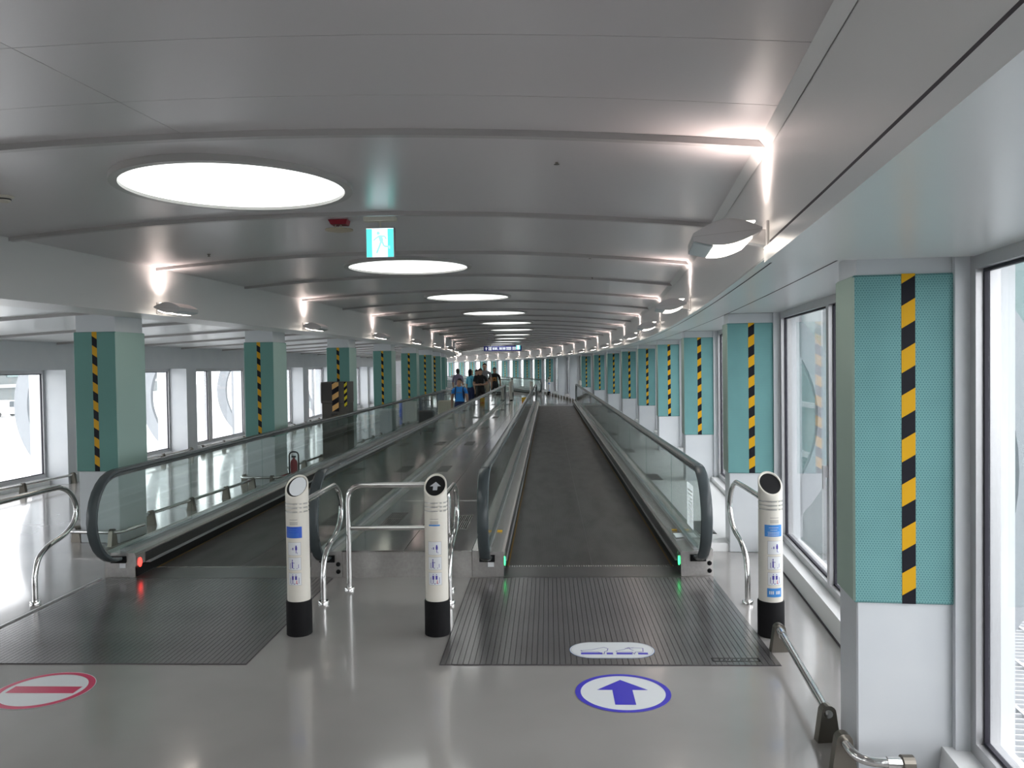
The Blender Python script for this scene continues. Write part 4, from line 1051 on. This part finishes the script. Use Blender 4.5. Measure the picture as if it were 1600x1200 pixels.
# ------------------------------------------------------------------ people
def person(label, loc, H, rz, cols, hair='short', pose='stand', head_yaw=0.0, head_tilt=0.0, print_=None, pack=False, group=None, wide=1.14):
    k = H / 1.75; root = thing('person', label, 'person', loc, rz, group)
    V = []; E = []; R = []; T = []
    def vtx(p, r, t, par=None):
        V.append(Vector(p) * k); R.append((r[0] * k, r[1] * k) if isinstance(r, tuple) else (r * k, r * k)); T.append(t); i = len(V) - 1
        if par is not None: E.append((par, i))
        return i
    pel = vtx((0, 0.0, 0.96), (0.135, 0.10), 'pants')
    sp1 = vtx((0, 0.0, 1.10), (0.125, 0.09), 'shirt', pel); ch = vtx((0, 0.0, 1.28), (0.145, 0.10), 'shirt', sp1)
    nb = vtx((0, 0.005, 1.425), (0.075, 0.065), 'shirt', ch); nk = vtx((0, -0.005, 1.495), (0.05, 0.05), 'skin', nb)
    Rh = Matrix.Rotation(head_yaw, 3, 'Z') @ Matrix.Rotation(head_tilt, 3, 'X'); hb = Vector((0, -0.005, 1.495))
    hp = lambda p: hb + Rh @ (Vector(p) - hb)
    h0 = vtx(hp((0, -0.03, 1.55)), (0.062, 0.068), 'skin', nk); h1 = vtx(hp((0, -0.018, 1.63)), (0.076, 0.092), 'skin', h0); h2 = vtx(hp((0, 0.0, 1.695)), (0.066, 0.078), 'skin', h1)
    for sd in (-1, 1):
        sh = vtx((sd * 0.175, 0.0, 1.385), 0.062, 'shirt', ch if False else nb)
        if pose == 'phone':
            el = vtx((sd * 0.235, -0.02, 1.12), 0.045, 'skin', sh); wr_ = vtx((sd * 0.06, -0.235, 1.10), 0.030, 'skin', el); fd = Vector((-sd * 0.6, -0.75, 0.1))
        elif pose == 'walk':
            el = vtx((sd * 0.225, 0.04 * sd + 0.02, 1.10), 0.045, 'skin', sh); wr_ = vtx((sd * 0.235, -0.06 + 0.07 * sd, 0.86), 0.029, 'skin', el); fd = Vector((0, -0.25, -1))
        else:
            el = vtx((sd * 0.222, 0.02, 1.11), 0.045, 'skin', sh); wr_ = vtx((sd * 0.225, -0.03, 0.86), 0.029, 'skin', el); fd = Vector((0, -0.15, -1))
        # sleeve end part way down the upper arm
        fd.normalize(); side = Vector((0, -1, 0)) if abs(fd.y) < 0.6 else Vector((0, 0, 1)); side = (side - fd * side.dot(fd)).normalized()
        w0 = V[wr_] / k; pm = vtx(w0 + fd * 0.06, (0.030, 0.018), 'skin', wr_)
        for q, (o_, l_) in enumerate(((-0.030, 0.075), (-0.010, 0.088), (0.010, 0.082), (0.028, 0.065))):
            a_ = vtx(w0 + fd * 0.095 + side * o_, 0.0085, 'skin', pm); curl = Vector((-sd * 0.02, 0, 0))
            vtx(w0 + fd * (0.095 + l_ * 0.75) + side * o_ + curl, 0.007, 'skin', a_)
        vtx(w0 + fd * 0.06 + side * 0.055 + Vector((-sd * 0.01, 0, 0)), 0.009, 'skin', wr_)
        stp = (0.14 * sd if pose == 'walk' else 0.0)
        hip = vtx((sd * 0.09, 0.0, 0.90), 0.092, 'pants', pel); kn = vtx((sd * 0.10, -0.02 - stp * 0.4, 0.50), 0.062, 'leg', hip)
        an = vtx((sd * 0.10, 0.02 - stp, 0.09), 0.042, 'leg', kn); vtx((sd * 0.115, -0.13 - stp, 0.038), 0.036, 'shoe', an)
        vtx((sd * 0.10, 0.065 - stp, 0.042), 0.036, 'shoe', an)
    V = [Vector((v.x * wide, v.y * (1 + (wide - 1) * 0.5), v.z)) for v in V]; R = [(r[0] * (1 + (wide - 1) * 0.7), r[1] * (1 + (wide - 1) * 0.7)) for r in R]
    me = bpy.data.meshes.new('body_cage'); me.from_pydata([tuple(v) for v in V], E, [])
    ob = bpy.data.objects.new('body_cage', me); COL.objects.link(ob)
    md = ob.modifiers.new('skin', 'SKIN'); md.use_smooth_shade = True
    sk = me.skin_vertices[0].data
    for i in range(len(V)): sk[i].radius = R[i]; sk[i].use_root = (i == 0)
    ss = ob.modifiers.new('sub', 'SUBSURF'); ss.levels = 2; ss.render_levels = 2
    dg = bpy.context.evaluated_depsgraph_get(); ev = ob.evaluated_get(dg); bm_ = bpy.data.meshes.new_from_object(ev)
    bpy.data.objects.remove(ob)
    bm_.name = 'body'; bm_.materials.clear()
    order = ['skin', cols['shirt'], cols['pants'], cols.get('leg', cols['pants']), 'shoe']
    for c_ in order: bm_.materials.append(MATS[c_])
    idx = {'skin': 0, 'shirt': 1, 'pants': 2, 'leg': 3, 'shoe': 4}
    for p in bm_.polygons:
        c0 = p.center; best = 1e9; bt = 'shirt'
        for (a, b) in E:
            A, B = V[a], V[b]; ab = B - A; t = max(0, min(1, (c0 - A).dot(ab) / ab.length_squared)); dd = (A + ab * t - c0).length - (R[a][0] * (1-t) + R[b][0] * t)
            if dd < best:
                best = dd
                ta, tb = T[a], T[b]
                if ta == 'shirt' and tb == 'skin' and a != nb: bt = 'shirt' if t < cols.get('sleeve', 0.55) else 'skin'
                elif ta == 'pants' and tb == 'leg': bt = 'pants' if t < cols.get('hem', 1.1) else 'leg'
                elif tb == 'shoe': bt = 'shoe' if t > 0.25 or c0.z < 0.09 * k else 'leg'
                elif ta == 'pants' and tb == 'shirt': bt = 'pants' if t < 0.15 else 'shirt'
                else: bt = tb if t > 0.45 else ta
        p.material_index = idx[bt]; p.use_smooth = True
    body = obj('body', bm_, root)
    zmin = min(v.co.z for v in bm_.vertices)
    for v in bm_.vertices: v.co.z -= zmin
    up = -zmin
    hc = Vector(hp((0, 0.0, 1.645))) * k + Vector((0, 0, up))
    def head_mesh(fn, name, mt):
        mb = MB(); mb.smooth = True; nu, nv = 20, 12; rings = []
        for j in range(nv + 1):
            ph = PI * j / nv; ring = []
            for i in range(nu):
                th = 2 * PI * i / nu; ring.append(hc + Rh @ (Vector(fn(th, ph)) * k))
            rings.append(ring)
        mb.loft(rings); return mb.build(name, mt, root, sharp=180)
    long_ = {'short': 0.0, 'bob': 0.10, 'long': 0.22}[hair]
    def hf(th, ph):
        x = 0.088 * math.sin(ph) * math.cos(th); y = 0.108 * math.sin(ph) * math.sin(th); z = 0.105 * math.cos(ph)
        if y < -0.02 and z < 0.035: y = max(y, -0.02 - 0.3 * max(0, z)); x *= 1.0
        if y < -0.02 and z < 0.055: y = -0.035 if z > 0.02 else -0.005
        if z < 0:
            if y > -0.01: z = z * (0.8 + long_ * 9)
            else: z = max(z, 0.0)
        return (x, y + 0.012, z + 0.012)
    head_mesh(hf, 'hair', 'hair')
    f = MB()
    def pt(x, y, z): return hc + Rh @ (Vector((x, y, z)) * k)
    f._add([pt(-0.016, -0.092, -0.045), pt(0.016, -0.092, -0.045), pt(0, -0.128, -0.040), pt(0, -0.098, 0.005)], [(0,1,2),(0,2,3),(1,3,2),(0,3,1)])
    f.build('nose', 'skin', root)
    for sx in (-1, 1):
        e = MB(); e.smooth = True
        e.loft([[pt(sx * 0.034 + 0.012 * math.cos(2*PI*j/10) * q, -0.104 - t, -0.005 + 0.006 * math.sin(2*PI*j/10) * q) for j in range(10)] for t, q in ((-0.02, 1), (0.0, 1.0), (0.002, 0.5))]); e.build('eye', 'hair', root)
        e = MB(); e.smooth = True
        e.loft([[pt(sx * t, -0.005 + 0.018 * q * math.cos(2*PI*j/10), -0.02 + 0.032 * q * math.sin(2*PI*j/10)) for j in range(10)] for t, q in ((0.07, 1), (0.092, 1), (0.096, 0.6))]); e.build('ear', 'skin', root)
    mth = MB(); mth.box(-0.024, 0.024, -0.004, 0.004, -0.004, 0.004); mth.v = [tuple(pt(x, -0.098 + y, -0.068 + z)) for x, y, z in mth.v]; mth.build('mouth', 'label_red', root)
    ch_y = -0.102
    if print_:
        f = MB()
        for (x0, x1, z0, z1) in print_[1]: f.box(x0 * k, x1 * k, (ch_y - 0.022) * k, (ch_y + 0.01) * k, z0 * k + up, z1 * k + up)
        f.build('shirt_print', print_[0], root)
    if pack:
        for sx in (-1, 1):
            MB().tube(spline([(sx * 0.115 * k, 0.10 * k, 1.15 * k + up), (sx * 0.125 * k, 0.06 * k, 1.40 * k + up), (sx * 0.125 * k, -0.02 * k, 1.455 * k + up), (sx * 0.125 * k, -0.105 * k, 1.36 * k + up), (sx * 0.135 * k, -0.115 * k, 1.20 * k + up), (sx * 0.15 * k, 0.0, 1.08 * k + up)], 5), 0.02 * k, 8).build('backpack_strap', 'cloth_navy', root)
        MB().rbox(-0.15 * k, 0.15 * k, 0.10 * k, 0.25 * k, 1.02 * k + up, 1.43 * k + up, 0.04 * k).build('backpack', 'cloth_navy', root)
    if pose == 'phone':
        MB().rbox(-0.036 * k, 0.036 * k, -0.30 * k, -0.288 * k, 1.06 * k + up, 1.20 * k + up, 0.004 * k).build('phone', 'black', root)
    return root
Zb = 0.006
person('boy in a bright blue shirt with navy backpack straps on the moving walk', (-2.32, 21.2, Zb), 1.38, 0.0, dict(shirt='cloth_blue', pants='cloth_navy', leg='skin', hem=0.8, sleeve=0.5), head_yaw=-0.55, print_=('cloth_grey', [(-0.08, 0.08, 1.275, 1.295)]), pack=True)
person('person in a black shirt looking down at a phone on the moving walk', (-2.47, 29.6, Zb), 1.62, 0.0, dict(shirt='cloth_black', pants='cloth_black', sleeve=0.6), pose='phone', head_tilt=0.45, head_yaw=0.15)
person('tall person in a grey shirt standing on the moving walk', (-2.52, 32.3, Zb), 1.80, 0.05, dict(shirt='cloth_grey', pants='cloth_khaki', sleeve=0.6), pose='stand')
person('person in a black shirt with an orange print walking onto the moving walk', (-2.25, 34.2, 0.008), 1.63, 0.05, dict(shirt='cloth_black', pants='cloth_black', leg='skin', hem=0.85, sleeve=0.6), pose='walk', print_=('cloth_orange', [(-0.085, -0.05, 1.12, 1.30), (0.045, 0.08, 1.12, 1.30), (-0.045, 0.04, 1.24, 1.30), (-0.03, 0.03, 1.15, 1.19)]))
person('person with long black hair in a light blue top turned away', (-2.95, 30.9, Zb), 1.58, 2.3, dict(shirt='cloth_sky', pants='cloth_navy', sleeve=0.9), hair='long')
person('person with black hair and a dark top beside the light blue top', (-2.80, 31.9, Zb), 1.56, 0.6, dict(shirt='cloth_black', pants='cloth_black', sleeve=0.9), hair='long', head_tilt=0.2)
person('person with short black hair in a pale purple top near the walk end', (-3.88, 34.9, 0.0), 1.60, 2.8, dict(shirt='cloth_purple', pants='cloth_white', sleeve=1.0), hair='bob')

# ------------------------------------------------------------------ outside
GZ = -3.7
tag(MB().box(-250, 250, -200, 300, GZ - 0.2, GZ).build('ground', 'apron'), 'pale concrete apron outside the windows', 'ground', kind='structure')
# curved white fins around the outer windows, one per column
def fin_mesh():
    R1, R2 = 1.36, 1.14; zc_ = 1.16; cx = -0.92; n = 24
    pts = [(cx + R1 * math.cos(t), zc_ + R1 * math.sin(t)) for t in [-1.15 + 2.3 * i / n for i in range(n + 1)]]
    pts2 = [(cx + R2 * math.cos(t), zc_ + R2 * math.sin(t)) for t in [1.15 - 2.3 * i / n for i in range(n + 1)]]
    mb = MB(); outer = pts; inner = pts2[::-1]
    for i in range(n):
        q = [(max(a_, 0.0), b_) for a_, b_ in (outer[i], outer[i+1], inner[i+1], inner[i])]
        if max(a_ for a_, b_ in q) <= 0.0: continue
        mb.prism(q, 'y', -0.05, 0.05)
    return mb.mesh('fin_arc', 'fin')
FM = fin_mesh()
def fin_set(k, side):
    lo, a = frame_at(st(k) + 0.75, 0.73 if side > 0 else -9.93)
    if side > 0 and k < 1: lo = P(st(k) + 0.75, 0.73)
    o = thing('facade_fin', 'curved pale fin standing outside the %s windows' % ('outer curve' if side > 0 else 'aisle'), 'facade fin', lo, a + (0 if side > 0 else PI), 'facade fins of the %s' % ('outer curve' if side > 0 else 'aisle'))
    obj('fin_arc', FM, o)
    MB().box(0.0, 0.07, -0.05, 0.05, 0.0, 2.4).build('fin_post', 'fin', o)
for k in range(0, 9): fin_set(k, 1)
for k in range(0, 10): fin_set(k, -1)
# maintenance grating outside the right windows
cw = thing('catwalk', 'pale steel grating catwalk outside the outer windows', 'catwalk', P(st(-2), 0.62))
o0 = P(st(-2), 0.62)
gg = MB()
s = st(-2)
while s < st(1):
    gg.loft([[P(q, 0.62 + d, z) - o0 for d, z in ((0.02, -0.10), (1.3, -0.10), (1.3, -0.06), (0.02, -0.06))] for q in (s, s + 0.012)]); s += 0.06
for d in (0.1, 0.4, 0.7, 1.0, 1.28): gg.loft([[P(q, 0.62 + dd, z) - o0 for dd, z in ((d, -0.10), (d + 0.02, -0.10), (d + 0.02, -0.055), (d, -0.055))] for q in frange(st(-2), st(1), 1.0)])
gr = gg.build('grating', 'grate', cw); gr['kind'] = 'stuff'
m = MB(); m.loft([[P(q, 0.62 + dd, z) - o0 for dd, z in ((1.32, -0.5), (1.62, -0.5), (1.62, 0.02), (1.32, 0.02))] for q in frange(st(-2), st(1), 1.0)]); m.build('edge_beam', 'concrete', cw)
# lower glazed building outside on the right
def low_building(label, s0, s1, d0, d1, ztop, name='glazed_hall'):
    o = thing(name, label, 'building', P((s0 + s1) / 2, d0, GZ)); o0 = o.location.copy()
    m = MB(); m.loft([[P(q, dd, z) - o0 for dd, z in ((d0, GZ), (d1, GZ), (d1, ztop), (d0, ztop - 1.6))] for q in frange(s0, s1, 4.0)]); m.build('walls', 'far_teal', o)
    n = int((s1 - s0) / 2.0)
    for i in range(n + 1):
        q = s0 + (s1 - s0) * i / n
        m = MB(); m.loft([[P(t, dd, z) - o0 for dd, z in ((d0 - 0.05, GZ), (d0 - 0.05, ztop - 1.6), (d1, ztop + 0.06), (d1, ztop + 0.12), (d0 - 0.12, ztop - 1.5), (d0 - 0.12, GZ))] for t in (q - 0.05, q + 0.05)]); m.build('mullion', 'far_white', o)
    z = ztop - 2.7
    while z > -1.0:
        m = MB(); m.loft([[P(t, d0 + a_, z + b_) - o0 for a_, b_ in ((-0.1, 0.0), (0.02, 0.0), (0.02, 0.10), (-0.1, 0.10))] for t in frange(s0, s1, 4.0)]); m.build('glazing_bar', 'far_white', o); z -= 1.1
    for j in range(5):
        f = j / 4; dd = d0 + (d1 - d0) * f; z = ztop - 1.6 + 1.6 * f
        m = MB(); m.loft([[P(t, dd + a_, z + b_) - o0 for a_, b_ in ((-0.05, 0.02), (0.05, 0.02), (0.05, 0.14), (-0.05, 0.14))] for t in frange(s0, s1, 4.0)]); m.build('glazing_bar', 'far_white', o)
    return o
low_building('low teal glazed hall roof outside the outer windows', st(-3), st(2.6), 4.2, 10.0, 0.9)
low_building('tall teal glazed hall with pale bars outside the outer windows', st(2.9), st(13), 3.6, 11.0, 5.6)
# building and vehicles across the apron on the left
o = thing('terminal_building', 'long pale building with dark window bands across the apron', 'building', (-95, 60, GZ), 0.05)
MB().box(-20, 0, -110, 160, 0, 12.5).build('walls', 'far_wall', o)
for q in range(2):
    for i in range(26):
        MB().box(0.0, 0.15, -105 + 10 * i, -97.5 + 10 * i, 4.5 + 4.5 * q, 7.2 + 4.5 * q).build('window', 'far_teal', o)
MB().box(0.0, 0.6, -110, 160, 2.6, 3.2).build('canopy', 'far_white', o)
def van(label, x, y, rz, L=4.6, H=2.0, mt='car_paint'):
    o = thing('service_van', label, 'vehicle', (x, y, GZ), rz)
    prof = [(-L/2, 0.35), (L/2, 0.35), (L/2, 1.0), (L/2 - 0.9, 1.15), (L/2 - 1.5, H), (-L/2 + 0.1, H), (-L/2, H - 0.2)]
    MB().prism(prof, 'y', -0.9, 0.9).build('van_body', mt, o)
    MB().prism([(L/2 - 0.95, 1.18), (L/2 - 1.5, H - 0.12), (L/2 - 2.4, H - 0.12), (L/2 - 2.4, 1.18)], 'y', -0.915, 0.915).build('side_window', 'car_glass', o)
    for sx in (-1, 1):
        for sy in (-1, 1):
            q = MB(); q.smooth = True
            q.loft([[(sx * L * 0.32 + 0.34 * math.cos(2*PI*j/20), sy * 0.85 + t, 0.34 + 0.34 * math.sin(2*PI*j/20)) for j in range(20)] for t in (-0.1, 0.1)]); q.build('wheel', 'tyre', o)
van('white service van parked on the apron outside the aisle windows', -52, 70, 0.4)
van('white service van driving along the building across the apron', -66, 96, 1.2)
van('pale box van parked near the pier outside the aisle windows', -58, 62, 0.1, 5.5, 2.6)
o = thing('traffic_cone', 'orange traffic cone standing on the apron', 'cone', (-36, 40, GZ))
MB().lathe([(0.18, 0.03), (0.03, 0.7)], n=16).build('cone_body', 'orange', o); MB().box(-0.25, 0.25, -0.25, 0.25, 0, 0.03).build('cone_base', 'tyre', o)
